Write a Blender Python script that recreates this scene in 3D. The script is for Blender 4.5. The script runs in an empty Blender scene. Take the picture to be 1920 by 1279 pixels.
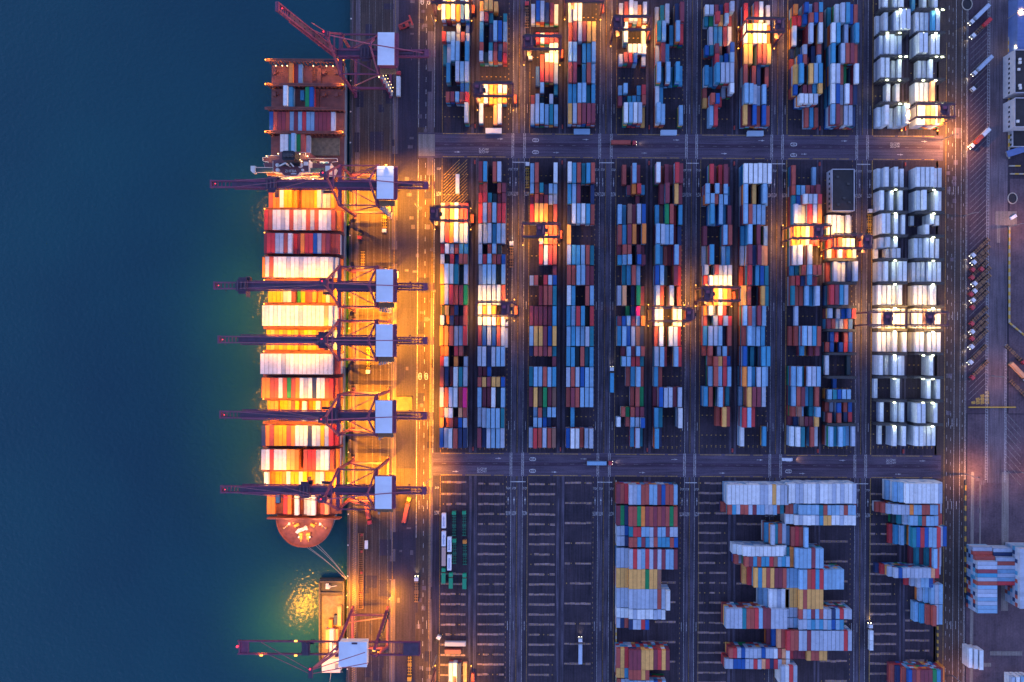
# Container port at dusk seen from straight above, built at real size (metres).
import bpy, math, random
from mathutils import Vector, Matrix
rnd = random.Random(7)
LP = 0.17              # lamp level against the twilight
SC = bpy.context.scene
COL = SC.collection
S = 0.33482            # metres per ground unit (survey grid used for the layout tables)
H = 500.0              # height of the drone
NX, NY, TH = 1008.0, 640.0, 0.006

def G(gx, gy):
    return ((gx - 960.0) * S, (639.5 - gy) * S)

def U(px, py, z=0.0):
    """survey position of a spot sighted at height z"""
    k = (H - z) / H
    dx, dy = (px - NX) * k, (py - NY) * k
    return (NX + dx + dy * TH, NY + dy - dx * TH)

def P(px, py, z=0.0):
    return G(*U(px, py, z))

# ------------------------------------------------------------------ materials
def new_mat(name):
    m = bpy.data.materials.new(name)
    m.use_nodes = True
    nt = m.node_tree
    return m, nt, nt.nodes['Principled BSDF']

def noise(nt, scale, detail=4.0, rough=0.6, vec=None, dims='3D'):
    n = nt.nodes.new('ShaderNodeTexNoise')
    n.inputs['Scale'].default_value = scale
    n.inputs['Detail'].default_value = detail
    n.inputs['Roughness'].default_value = rough
    if vec is not None:
        nt.links.new(vec, n.inputs['Vector'])
    return n

def ramp(nt, fac, pts):
    r = nt.nodes.new('ShaderNodeValToRGB')
    el = r.color_ramp.elements
    while len(el) < len(pts):
        el.new(0.5)
    for e, (p, c) in zip(el, pts):
        e.position = p
        e.color = (c[0], c[1], c[2], 1) if isinstance(c, tuple) else (c, c, c, 1)
    nt.links.new(fac, r.inputs['Fac'])
    return r

def mixc(nt, kind, fac, a, b):
    n = nt.nodes.new('ShaderNodeMix')
    n.data_type = 'RGBA'
    n.blend_type = kind
    for sock, v in ((n.inputs['Factor'], fac), (n.inputs['A'], a), (n.inputs['B'], b)):
        if hasattr(v, 'is_linked') or hasattr(v, 'links'):
            nt.links.new(v, sock)
        elif isinstance(v, tuple):
            sock.default_value = (v[0], v[1], v[2], 1)
        else:
            sock.default_value = v
    return n.outputs['Result']

def paint(name, col, rough=0.5, metal=0.0, dirt=0.25, scale=0.6):
    m, nt, b = new_mat(name)
    g = nt.nodes.new('ShaderNodeNewGeometry')
    n = noise(nt, scale, 5, 0.65, g.outputs['Position'])
    r = ramp(nt, n.outputs['Fac'], [(0.3, 1 - dirt), (0.7, 1 + dirt * 0.4)])
    c = mixc(nt, 'MULTIPLY', 1.0, col, r.outputs['Color'])
    nt.links.new(c, b.inputs['Base Color'])
    b.inputs['Roughness'].default_value = rough
    b.inputs['Metallic'].default_value = metal
    return m

def emit(name, col, st):
    m, nt, b = new_mat(name)
    b.inputs['Base Color'].default_value = (col[0], col[1], col[2], 1)
    b.inputs['Emission Color'].default_value = (col[0], col[1], col[2], 1)
    b.inputs['Emission Strength'].default_value = st * LP
    return m

def ground_mat(name, c1, c2, scale=0.05, fine=1.5, rough=0.8, streak=0.0):
    m, nt, b = new_mat(name)
    g = nt.nodes.new('ShaderNodeNewGeometry')
    big = noise(nt, scale, 6, 0.65, g.outputs['Position'])
    r = ramp(nt, big.outputs['Fac'], [(0.3, c1), (0.7, c2)])
    fn = noise(nt, fine, 4, 0.7, g.outputs['Position'])
    r2 = ramp(nt, fn.outputs['Fac'], [(0.25, 0.68), (0.75, 1.3)])
    c = mixc(nt, 'MULTIPLY', 1.0, r.outputs['Color'], r2.outputs['Color'])
    # tyre and oil streaks that run with the traffic
    mp = nt.nodes.new('ShaderNodeMapping')
    mp.inputs['Scale'].default_value = (1.1, 0.035, 1) if streak >= 0 else (0.035, 1.1, 1)
    nt.links.new(g.outputs['Position'], mp.inputs['Vector'])
    st = noise(nt, 1.0, 3, 0.6, mp.outputs['Vector'])
    r3 = ramp(nt, st.outputs['Fac'], [(0.33, 1 - abs(streak)), (0.62, 1 + abs(streak) * 0.5)])
    c = mixc(nt, 'MULTIPLY', 1.0, c, r3.outputs['Color'])
    nt.links.new(c, b.inputs['Base Color'])
    b.inputs['Roughness'].default_value = rough
    b.inputs['Specular IOR Level'].default_value = 0.3
    return m

MT = {}
# one weathered paint for every container; the paint colour comes with the mesh
m, nt, b = new_mat('container_paint')
at = nt.nodes.new('ShaderNodeAttribute'); at.attribute_name = 'Col'
g = nt.nodes.new('ShaderNodeNewGeometry')
n1 = noise(nt, 0.35, 5, 0.7, g.outputs['Position'])
r1 = ramp(nt, n1.outputs['Fac'], [(0.32, 0.84), (0.68, 1.08)])
c = mixc(nt, 'MULTIPLY', 1.0, at.outputs['Color'], r1.outputs['Color'])
n2 = noise(nt, 0.85, 6, 0.8, g.outputs['Position'])
r2 = ramp(nt, n2.outputs['Fac'], [(0.575, 0.0), (0.70, 0.6)])
c = mixc(nt, 'MIX', r2.outputs['Color'], c, (0.075, 0.06, 0.055))
oi = nt.nodes.new('ShaderNodeObjectInfo')
mr = nt.nodes.new('ShaderNodeMapRange')
mr.inputs['To Min'].default_value = 0.82; mr.inputs['To Max'].default_value = 1.1
nt.links.new(oi.outputs['Random'], mr.inputs['Value'])
c = mixc(nt, 'MULTIPLY', 1.0, c, mr.outputs['Result'])
nt.links.new(c, b.inputs['Base Color'])
b.inputs['Roughness'].default_value = 0.55
b.inputs['Specular IOR Level'].default_value = 0.35
MT['cont'] = m

# the same attribute paint without stains, for vehicles and small gear
m, nt, b = new_mat('enamel_paint')
at = nt.nodes.new('ShaderNodeAttribute'); at.attribute_name = 'Col'
nt.links.new(at.outputs['Color'], b.inputs['Base Color'])
b.inputs['Roughness'].default_value = 0.45
MT['enamel'] = m

MT['crane'] = paint('crane_maroon_paint', (0.165, 0.036, 0.082), 0.5, 0, 0.35, 0.4)
MT['crane_dark'] = paint('crane_dark_steel', (0.055, 0.028, 0.06), 0.6, 0, 0.4, 0.5)
MT['roofwhite'] = paint('machinery_house_white', (0.62, 0.68, 0.76), 0.5, 0, 0.10, 0.15)
MT['rtg'] = paint('yard_crane_paint', (0.07, 0.026, 0.055), 0.55, 0, 0.4, 0.6)
MT['deckred'] = paint('ship_deck_red', (0.20, 0.062, 0.05), 0.65, 0, 0.45, 0.25)
MT['hullgrey'] = paint('ship_hull_grey', (0.17, 0.21, 0.26), 0.5, 0, 0.2, 0.1)
MT['hullred'] = paint('ship_boot_red', (0.22, 0.05, 0.04), 0.6, 0, 0.3, 0.2)
MT['shipwhite'] = paint('ship_white', (0.66, 0.63, 0.58), 0.5, 0, 0.15, 0.3)
MT['shipmaroon'] = paint('ship_bridge_deck_red', (0.17, 0.06, 0.07), 0.6, 0, 0.3, 0.3)
MT['shipteal'] = paint('ship_wing_deck_green', (0.035, 0.08, 0.09), 0.6, 0, 0.3, 0.3)
MT['black'] = paint('black_paint', (0.012, 0.014, 0.02), 0.5, 0, 0.3, 0.6)
MT['glass'] = paint('dark_glass', (0.02, 0.03, 0.04), 0.12, 0, 0.1, 1)
MT['pool'] = paint('pool_water', (0.03, 0.32, 0.36), 0.15, 0, 0.1, 1)
MT['hatchwood'] = paint('hatch_brown', (0.20, 0.15, 0.095), 0.7, 0, 0.5, 0.5)
MT['steel'] = paint('galvanised_steel', (0.30, 0.30, 0.31), 0.5, 0.3, 0.25, 0.8)
MT['darksteel'] = paint('dark_steel', (0.05, 0.05, 0.055), 0.6, 0.2, 0.35, 0.8)
MT['rope'] = paint('mooring_rope', (0.33, 0.28, 0.23), 0.8, 0, 0.2, 1)
MT['tyre'] = paint('rubber', (0.02, 0.02, 0.02), 0.8, 0, 0.2, 1)
MT['chassis'] = paint('rusty_chassis', (0.30, 0.16, 0.08), 0.7, 0, 0.45, 1.2)
MT['greench'] = paint('green_chassis', (0.01, 0.17, 0.10), 0.55, 0, 0.35, 1.2)
MT['yellow'] = paint('yellow_paint', (0.55, 0.33, 0.04), 0.6, 0, 0.35, 0.9)
MT['redgear'] = paint('red_gear', (0.36, 0.045, 0.04), 0.6, 0, 0.3, 0.9)
MT['barge'] = paint('barge_grey', (0.085, 0.065, 0.05), 0.7, 0, 0.4, 0.4)
MT['roofdark'] = paint('dark_flat_roof', (0.022, 0.02, 0.026), 0.85, 0, 0.5, 0.25)
MT['wallwhite'] = paint('rendered_wall', (0.40, 0.40, 0.45), 0.7, 0, 0.18, 0.3)
MT['blueroof'] = paint('blue_sheet_roof', (0.09, 0.15, 0.34), 0.5, 0, 0.2, 0.3)
MT['concrete_post'] = paint('barrier_concrete', (0.40, 0.36, 0.30), 0.8, 0, 0.3, 0.6)
MT['rubber'] = MT['tyre']
MT['lamp_or'] = emit('sodium_lamp', (1.0, 0.40, 0.05), 4)
MT['lamp_wh'] = emit('white_lamp', (0.95, 1.0, 0.62), 9)
MT['lamp_red'] = emit('red_lamp', (1.0, 0.02, 0.04), 5)
MT['lamp_wm'] = emit('warm_lamp', (1.0, 0.60, 0.24), 6)
MT['headl'] = emit('headlamp', (1.0, 0.9, 0.65), 12)

MT['g_yard'] = ground_mat('yard_asphalt', (0.019, 0.0155, 0.028), (0.050, 0.036, 0.052), 0.07, 0.9, 0.85, 0.38)
MT['g_apron'] = ground_mat('apron_asphalt', (0.044, 0.030, 0.030), (0.080, 0.054, 0.048), 0.045, 1.1, 0.8, 0.36)
MT['g_apron_dark'] = ground_mat('apron_dark_lane', (0.024, 0.019, 0.036), (0.042, 0.033, 0.056), 0.03, 1.0, 0.8, 0.25)
MT['g_band'] = ground_mat('concrete_band', (0.085, 0.066, 0.084), (0.15, 0.115, 0.135), 0.07, 1.4, 0.85, 0.38)
MT['g_run'] = ground_mat('concrete_runway', (0.044, 0.038, 0.062), (0.100, 0.084, 0.118), 0.08, 1.6, 0.85, 0.55)
MT['g_run_dark'] = ground_mat('truck_lane_asphalt', (0.024, 0.019, 0.036), (0.048, 0.038, 0.060), 0.06, 1.6, 0.85, 0.42)
MT['g_road'] = ground_mat('cross_road', (0.064, 0.049, 0.080), (0.104, 0.079, 0.114), 0.04, 1.4, 0.85, -0.35)
MT['g_roadmid'] = ground_mat('cross_road_middle', (0.046, 0.029, 0.052), (0.066, 0.042, 0.070), 0.05, 1.4, 0.85, -0.35)
MT['g_slot'] = ground_mat('slot_concrete', (0.15, 0.10, 0.105), (0.34, 0.225, 0.215), 0.35, 2.2, 0.85, -0.5)
MT['g_light'] = ground_mat('light_concrete', (0.16, 0.14, 0.13), (0.23, 0.20, 0.185), 0.06, 1.2, 0.85, 0.3)
MT['g_park'] = ground_mat('truck_park_asphalt', (0.044, 0.029, 0.046), (0.085, 0.056, 0.074), 0.05, 1.2, 0.85, 0.2)
MT['g_soil'] = ground_mat('waste_ground', (0.06, 0.042, 0.058), (0.13, 0.088, 0.105), 0.08, 0.8, 0.9, 0.15)
def mark_mat(name, col):
    m, nt, b = new_mat(name)
    g = nt.nodes.new('ShaderNodeNewGeometry')
    n = noise(nt, 0.9, 5, 0.7, g.outputs['Position'])
    r = ramp(nt, n.outputs['Fac'], [(0.38, 0.35), (0.6, 1.0)])
    c = mixc(nt, 'MULTIPLY', 1.0, col, r.outputs['Color'])
    nt.links.new(c, b.inputs['Base Color'])
    b.inputs['Roughness'].default_value = 0.8
    return m
MT['m_white'] = mark_mat('road_paint_white', (0.62, 0.60, 0.60))
MT['m_yellow'] = mark_mat('road_paint_yellow', (0.50, 0.30, 0.06))
MT['m_dim'] = mark_mat('road_paint_worn', (0.23, 0.205, 0.20))

m, nt, b = new_mat('sea_water')
g = nt.nodes.new('ShaderNodeNewGeometry')
n = noise(nt, 0.006, 3, 0.5, g.outputs['Position'])
r = ramp(nt, n.outputs['Fac'], [(0.3, (0.0030, 0.039, 0.060)), (0.7, (0.0045, 0.062, 0.077))])
nt.links.new(r.outputs['Color'], b.inputs['Base Color'])
b.inputs['Roughness'].default_value = 0.02
b.inputs['Specular IOR Level'].default_value = 0.42
b.inputs['Coat Weight'].default_value = 0.4
b.inputs['Coat Roughness'].default_value = 0.42
b.inputs['Coat IOR'].default_value = 1.33
b.inputs['IOR'].default_value = 1.33
n1 = noise(nt, 0.40, 2, 0.45, g.outputs['Position'])
mp = nt.nodes.new('ShaderNodeMapping')
mp.inputs['Rotation'].default_value = (0, 0, 0.35)
mp.inputs['Scale'].default_value = (0.25, 0.75, 1)
nt.links.new(g.outputs['Position'], mp.inputs['Vector'])
n2 = noise(nt, 1.0, 4, 0.6, mp.outputs['Vector'])
ad = nt.nodes.new('ShaderNodeMath'); ad.operation = 'MULTIPLY_ADD'
ad.inputs[1].default_value = 0.35
nt.links.new(n2.outputs['Fac'], ad.inputs[0]); nt.links.new(n1.outputs['Fac'], ad.inputs[2])
bp = nt.nodes.new('ShaderNodeBump')
bp.inputs['Strength'].default_value = 1.0
bp.inputs['Distance'].default_value = 0.42
nt.links.new(ad.outputs[0], bp.inputs['Height'])
nt.links.new(bp.outputs['Normal'], b.inputs['Normal'])
MT['water'] = m

# ------------------------------------------------------------------ mesh builder
class MB:
    def __init__(self):
        self.v = []; self.f = []; self.c = []; self.mi = []
    def add(self, vs, fs, col=(1, 1, 1), mi=0):
        o = len(self.v)
        self.v += vs
        for q in fs:
            self.f.append(tuple(o + i for i in q)); self.c.append(col); self.mi.append(mi)
    def box(self, x0, x1, y0, y1, z0, z1, col=(1, 1, 1), mi=0, bottom=True, top=True):
        vs = [(x0, y0, z0), (x1, y0, z0), (x1, y1, z0), (x0, y1, z0), (x0, y0, z1), (x1, y0, z1), (x1, y1, z1), (x0, y1, z1)]
        fs = [(0, 1, 5, 4), (1, 2, 6, 5), (2, 3, 7, 6), (3, 0, 4, 7)]
        if top: fs.append((4, 5, 6, 7))
        if bottom: fs.append((3, 2, 1, 0))
        self.add(vs, fs, col, mi)
        return self
    def cbox(self, cx, cy, cz, sx, sy, sz, col=(1, 1, 1), mi=0):
        return self.box(cx - sx / 2, cx + sx / 2, cy - sy / 2, cy + sy / 2, cz - sz / 2, cz + sz / 2, col, mi)
    def rbox(self, cx, cy, ang, L, W, z0, z1, col=(1, 1, 1), mi=0):
        ca, sa = math.cos(ang), math.sin(ang)
        q = [(-L / 2, -W / 2), (L / 2, -W / 2), (L / 2, W / 2), (-L / 2, W / 2)]
        p = [(cx + a * ca - b_ * sa, cy + a * sa + b_ * ca) for a, b_ in q]
        vs = [(x, y, z0) for x, y in p] + [(x, y, z1) for x, y in p]
        self.add(vs, [(0, 1, 5, 4), (1, 2, 6, 5), (2, 3, 7, 6), (3, 0, 4, 7), (4, 5, 6, 7), (3, 2, 1, 0)], col, mi)
        return self
    def bar(self, a, b_, w, h=None, col=(1, 1, 1), mi=0):
        h = h or w
        a = Vector(a); b_ = Vector(b_); d = (b_ - a)
        if d.length < 1e-6: return self
        d.normalize()
        up = Vector((0, 0, 1)) if abs(d.z) < 0.95 else Vector((0, 1, 0))
        s = d.cross(up).normalized(); u = s.cross(d).normalized()
        vs = []
        for p in (a, b_):
            for i, j in ((-1, -1), (1, -1), (1, 1), (-1, 1)):
                vs.append(tuple(p + s * (i * w / 2) + u * (j * h / 2)))
        self.add(vs, [(0, 1, 5, 4), (1, 2, 6, 5), (2, 3, 7, 6), (3, 0, 4, 7), (4, 5, 6, 7), (3, 2, 1, 0)], col, mi)
        return self
    def cyl(self, a, b_, r0, r1=None, n=10, col=(1, 1, 1), mi=0):
        r1 = r0 if r1 is None else r1
        a = Vector(a); b_ = Vector(b_); d = (b_ - a).normalized()
        up = Vector((0, 0, 1)) if abs(d.z) < 0.95 else Vector((0, 1, 0))
        s = d.cross(up).normalized(); u = s.cross(d).normalized()
        vs = []
        for p, r in ((a, r0), (b_, r1)):
            for i in range(n):
                t = 2 * math.pi * i / n
                vs.append(tuple(p + s * (r * math.cos(t)) + u * (r * math.sin(t))))
        fs = [(i, (i + 1) % n, n + (i + 1) % n, n + i) for i in range(n)]
        fs += [tuple(range(n, 2 * n)), tuple(range(n - 1, -1, -1))]
        self.add(vs, fs, col, mi)
        return self
    def prism(self, pts, z0, z1, col=(1, 1, 1), mi=0, taper=None):
        n = len(pts)
        low = taper or pts
        vs = [(x, y, z0) for x, y in low] + [(x, y, z1) for x, y in pts]
        fs = [(i, (i + 1) % n, n + (i + 1) % n, n + i) for i in range(n)]
        fs += [tuple(range(n, 2 * n)), tuple(range(n - 1, -1, -1))]
        self.add(vs, fs, col, mi)
        return self
    def quad(self, pts, z, mi=0):
        self.add([(x, y, z) for x, y in pts], [tuple(range(len(pts)))], (1, 1, 1), mi)
        return self
    def build(self, name, mats, parent=None, loc=(0, 0, 0), bevel=0):
        me = bpy.data.meshes.new(name)
        me.from_pydata(self.v, [], self.f)
        for mm in (mats if isinstance(mats, (list, tuple)) else [mats]):
            me.materials.append(mm)
        me.polygons.foreach_set('material_index', self.mi)
        ca = me.color_attributes.new('Col', 'FLOAT_COLOR', 'CORNER')
        buf = []
        for q, cc in zip(self.f, self.c):
            buf += [cc[0], cc[1], cc[2], 1.0] * len(q)
        ca.data.foreach_set('color', buf)
        me.update()
        o = bpy.data.objects.new(name, me)
        o.location = loc
        COL.objects.link(o)
        if parent is not None: o.parent = parent
        if bevel:
            bv = o.modifiers.new('bevel', 'BEVEL'); bv.width = bevel; bv.segments = 2
        return o

def tag(o, label=None, cat=None, group=None, kind=None):
    if label and len(label.split()) > 16: print('LONGLABEL', o.name, label)
    if label: o['label'] = label
    if cat: o['category'] = cat
    if group: o['group'] = group
    if kind: o['kind'] = kind
    return o
def empty(name, x, y, z=0.0, rz=0.0):
    o = bpy.data.objects.new(name, None)
    o.empty_display_size = 1
    o.location = (x, y, z); o.rotation_euler = (0, 0, rz)
    COL.objects.link(o)
    return o
KIDS = {}
def kids(o):
    return [c for c in COL.objects if c.parent is o]
def copy_tree(o, parent=None):
    c = o.copy(); COL.objects.link(c)
    if parent is not None: c.parent = parent
    for ch in kids(o):
        copy_tree(ch, c)
    return c
def lamp(name, parent, loc, power, col, kind='SPOT', size=160, blend=0.6, radius=0.35, tilt=(0, 0, 0)):
    L = bpy.data.lights.new(name, kind)
    L.energy = power * LP; L.color = col
    L.shadow_soft_size = radius
    if kind == 'SPOT':
        L.spot_size = math.radians(size); L.spot_blend = blend
    o = bpy.data.objects.new(name, L)
    o.location = loc; o.rotation_euler = tilt
    COL.objects.link(o)
    if parent is not None: o.parent = parent
    return o
SODIUM = (1.0, 0.355, 0.006)
WARM = (1.0, 0.44, 0.055)
SUN_EL, OZONE, SKY_ST, EXPO = 4.0, 2.3, 0.15, 2.68
SKY_TINT = (1.16, 0.88, 1.18)
# ------------------------------------------------------------------ container tables
# paint codes: one letter per stack from left to right, then the tiers of that stack
PAL = {'W': (0.68, 0.73, 0.76), 'A': (0.39, 0.46, 0.57), 'L': (0.23, 0.42, 0.60), 'S': (0.055, 0.29, 0.47), 'T': (0.014, 0.21, 0.27),
       'B': (0.008, 0.09, 0.34), 'N': (0.018, 0.04, 0.12), 'R': (0.44, 0.085, 0.065), 'M': (0.23, 0.042, 0.065), 'X': (0.58, 0.045, 0.055),
       'O': (0.82, 0.24, 0.045), 'Y': (0.80, 0.41, 0.11), 'G': (0.006, 0.25, 0.08), 'K': (0.018, 0.045, 0.06), 'P': (0.74, 0.02, 0.20),
       'E': (0.80, 0.36, 0.17), 'D': (0.26, 0.12, 0.085), 'Z': (0.72, 0.38, 0.015)}  # Z holds the lamp-lit yellow of the ship bays in its colour
CNAME = {'W': 'white', 'A': 'pale grey', 'L': 'light blue', 'S': 'sky blue', 'T': 'teal blue', 'B': 'bright blue', 'N': 'navy',
         'R': 'brick red', 'M': 'maroon', 'X': 'bright red', 'O': 'orange', 'Y': 'tan', 'G': 'green', 'K': 'dark grey', 'P': 'magenta',
         'E': 'salmon', 'D': 'brown', 'Z': 'lamplit yellow'}
XL = {'A1': 828.0, 'A2': 897.6, 'B1': 992.6, 'B2': 1061.4, 'C1': 1155.0, 'C2': 1223.5, 'D1': 1314.0, 'D2': 1383.5,
      'E1': 1475.6, 'E2': 1542.0, 'F1': 1635.2, 'F2': 1701.5}
CN = {c: i for i, c in enumerate(('A1', 'A2', 'B1', 'B2', 'C1', 'C2', 'D1', 'D2', 'E1', 'E2', 'F1', 'F2'))}
MIDY = {'A': (328.4, 37.78), 'B': (329.5, 37.6), 'C': (329.7, 37.45), 'D': (330.4, 37.2), 'E1': (330.4, 37.1), 'E2': (335.0, 43.3), 'F': (334.0, 43.3)}
MID = {
 'A1': ["", "", "WRYWRX/344433", "AXOWWA/444534", "XWARSS/343333;WKXBRR/323244", "YWWTKA/454413", "OAXRMG/344333",
        "KYRNKR/132313;WONMMR/323224", "OORAAX/444334", "RO.XR./23.33.;XW.O.A/34.3.2", "RNMWTA/332433", "ARAWRP/334434",
        "RAW.ER/334.33;ORRMBA/323233", "BAWRNN/334433"],
 'A2': ["MS.RA./44.44.", "MR..RM/13..33;XXTKMM/343223", "XARLXX/344433", "AAASLA/334344", "A.RLK./3.342.;AXLRMB/334333",
        "ALLLKL/244424", "WAAAAR/344443", "WOWO../3333..;WWWWOW/334434", "MBABRA/333333", "AANALL/443444", "MMB.../112...;RYMYYB/333333",
        "LMMWKL/322423", "AALLLT/234443", "MNALLA/323333"],
 'B1': ["LR...W/34...4", "LRTNLL/334233;MRMMAA/132222", "XYYODR/344413", "...RRR/...333;..AYRR/..3333", "..XWXR/..3333",
        ".....M/.....2;AR.XAB/23.333", "..MRRT/..2333", "MMMMMS/222223", "LYYMBY/333334", "NRRMRT/233332;.....M/.....2",
        "TLLRLS/233333", "MYDGMD/232322", ".LRTLL/.23233;.LLBN./.3321.", "AXRARD/343333"],
 'B2': ["WSRTSR/544344", "SLM..N/333..2", "NWLWSR/244443", "Y...../3.....", "ASSLRT/333332", "RRLLMM/334432", "WS..RL/43..33",
        "SLXSKX/334413", "LSLLAT/333343", "SSKRTS/332323", "ARABLL/333333", "RMRLLL/233333", ".S..../.2....", "BWWRAA/344234"],
 'C1': [".R.LM./.2.42.", "..MOXS/..2342;....M./....1.", "LSDMAB/324344", "RSMOMO/334415", "MRR.MM/244.42;SLL.BM/345.54",
        ".TSRL./.2343.", "AE.NGM/34.242", "..GNPN/..1232;MBLMAO/333334", "SLBADN/343332", ".MLMLR/.24344;.LLXXT/.44332",
        "..RSLR/..2352", "...RRG/...232", ".RGRMM/.32333;W.RLAB/3.2335", "...SAT/...241"],
 'C2': ["WRMMXM/513254", ".MM.YM/.35.43", "SDGRXS/324413", "LALLMN/554412", "SSRMLR/522152", "BLK.MX/442.42", "AR.A.R/54.5.2",
        "WW..WW/43..33", "RW.WAX/34.442", "ALM.LX/452.53", "SR..../32....", "MBAAMA/144434", "ST...W/43...5", "SN..../52...."],
 'D1': [".XMXMM/.42341", "LRLRLS/525341;LLRLLN/554442", ".SLLSM/.51423", "M...LR/2...44", "AS..LS/15..22", "ANRAAA/415444;XWWWWW/344444",
        ".OOAOR/.34443", "OWAWX./34243.;RKAXAX/314454", "SAALNR/344424", "RR.ALR/24.341;.RRYXB/.35443", ".LRLXL/.45444", "SR.LRT/44.522",
        "...RYR/...243", ""],
 'D2': ["WWWWWW/555555", "L.Y.LL/5.4.52", "LRLLL./55444.", "SLNM.L/2514.2", "AMNMEE/254532", "RXTSBT/152333", "YR..YT/44..43",
        "LRLML./55455.", "RLLLS./45444.", "BTTNSS/523155", "OLSALL/554553", "LYMMA./15555.", "XLX.../554...", "W....S/3....2"],
 'E1': ["R....L/3....1", "RSLRMM/333334;TBWAAX/335555", "AAWXAO/543555", "OYEWXX/333333", "AW.A../45.5..", "STRLRR/224555;RXNSMM/333532",
        "TRRLSA/322324", ".A..../.2....", "RRLASR/125555", "..SYMM/..3134;", "LLTAAL/453555", "LRMSTR/444334", "RDL.TL/453.35;MNDMMY/123334",
        "WWT.RW/344.43"],
 'E2': ["", "", "WWWWAA/333231", "XRRAWW/334333;WRWXYA/324344", "RAWWNA/243345", "XMSA../5555..", "AMABBX/413344;MRLARB/332222",
        ".BX.RB/.22.22;RB.BXB/22.222", "W....K/2....1", "..B.../..1...;LTBLL./44444.", "RAB.RB/224.22;RNR.NX/424.22", "LTLSLA/545434"],
 'F1': ["WWWWWW/241412", "W.W.W./4.4.4.", "WW.WAW/55.423", "WW.W../45.4..;W.WWW./1.233.", "WW.WWW/34.344", "WWWWW./33334.", "WWWWWW/333333",
        "WWAWAW/333414", "W.WWWW/4.2443", "W...W./1...3.", ".W..WW/.2..23", ".W.W.W/.1.4.4"],
 'F2': ["WWWWWW/444433", "WW..WW/45..43", "W..W.W/1..4.2;..W.../..4...", "WWWW.W/3344.2", "WWWWWW/222333", "WWWWW./33343.", "WWWWWW/333333",
        "WW.WWW/44.333", "...W../...4..", "...W.W/...3.3", "WW..W./55..4.", "WWWWW./44333."],
}
# upper block, bays counted from the cross road northwards
TOPY = {'A': (220.0, 37.7), 'B': (220.5, 37.6), 'C': (220.6, 37.5), 'D': (221.4, 37.3), 'E': (221.3, 37.1), 'F': (219.8, 43.2)}
TOP = {
 'A1': [".....A/.....4", "....BB/....33;.RMLRX/.44444", ".S.ALA/.3.444", "TALL.S/1244.4", "...A.B/...2.2;XLLARA/333232", "WYAOBA/444344"],
 'A2': ["W..EA./3..23.", "WWYOWW/332232;YWOOEO/232233", "", "R.TMAR/3.3323;AKARNX/434443", "S.NLBL/3.2443", "YYYY../3443..;AMT..T/332..2"],
 'B1': ["AALLTL/344333", "..L..T/..4..2;RAK.A./231.3.", ".BXRRA/.14443", "....WW/....33;..XWWW/..2333", ";.XWXRM/.33333", "WBANMW/244332"],
 'B2': ["YARMMM/444444", "SSLLTS/334423", "RMKSRL/441343", "LLMSSL/442334", "RMAMYY/344444", "AWW.../344..."],
 'C1': [".WLWAY/.55551", "LL..SX/24..23;MNTSSR/212223", "", "..WWWW/..3333;ARXB.A/3444.2", ".W...W/.4...2", "ARWAEA/345424"],
 'C2': ["LL...L/54...3", "WS..../21....", "LSLSSS/515152", "AMS.../243...", "TL.SLX/55.253", "ATA.NM/123.34"],
 'D1': [".LX.../.33...", "R...AW/1...15;YRBX../1552..", "SSSAAA/325555", "BTMD.B/3342.5;..XSBL/..4345", ".ASSMA/.22222", "WAMNXA/333345;TGXYLM/225342"],
 'D2': ["YMBRBR/434343", "LLAALN/554341", "RDRN.R/4133.2", "YY.RRY/44.444", "WYWWWO/444443", "XNMW.A/4255.3"],
 'E1': ["...RSR/...222", "BNMMSY/414445;.WWWA./.5555.", "YS.YLS/45.555", "NKA.NR/124.34;RBRMNL/144234", "W..A.W/3..5.5", "O.BLMS/4.5455;XXBRBR/334555"],
 'E2': ["LMDAAN/554443", "WBAWMN/554544", "WARG.W/5543.5", "STARMR/525554", "WS.A.S/55.4.5", "TWASBR/245544"],
 'F1': ["WW.WWW/24.135", "..W.W./..2.2.", "WW.WW./44.23.", "AWWAA./34433.", "WW.WWW/13.455", ".W.WW./.3.34."],
 'F2': ["WWEEWY/444444", "WWWE../3334..", ".WWW../.223..", "WW.WW./55.44.", "WWWSA./33344.", "S.W.W./1.2.3."],
}
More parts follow.
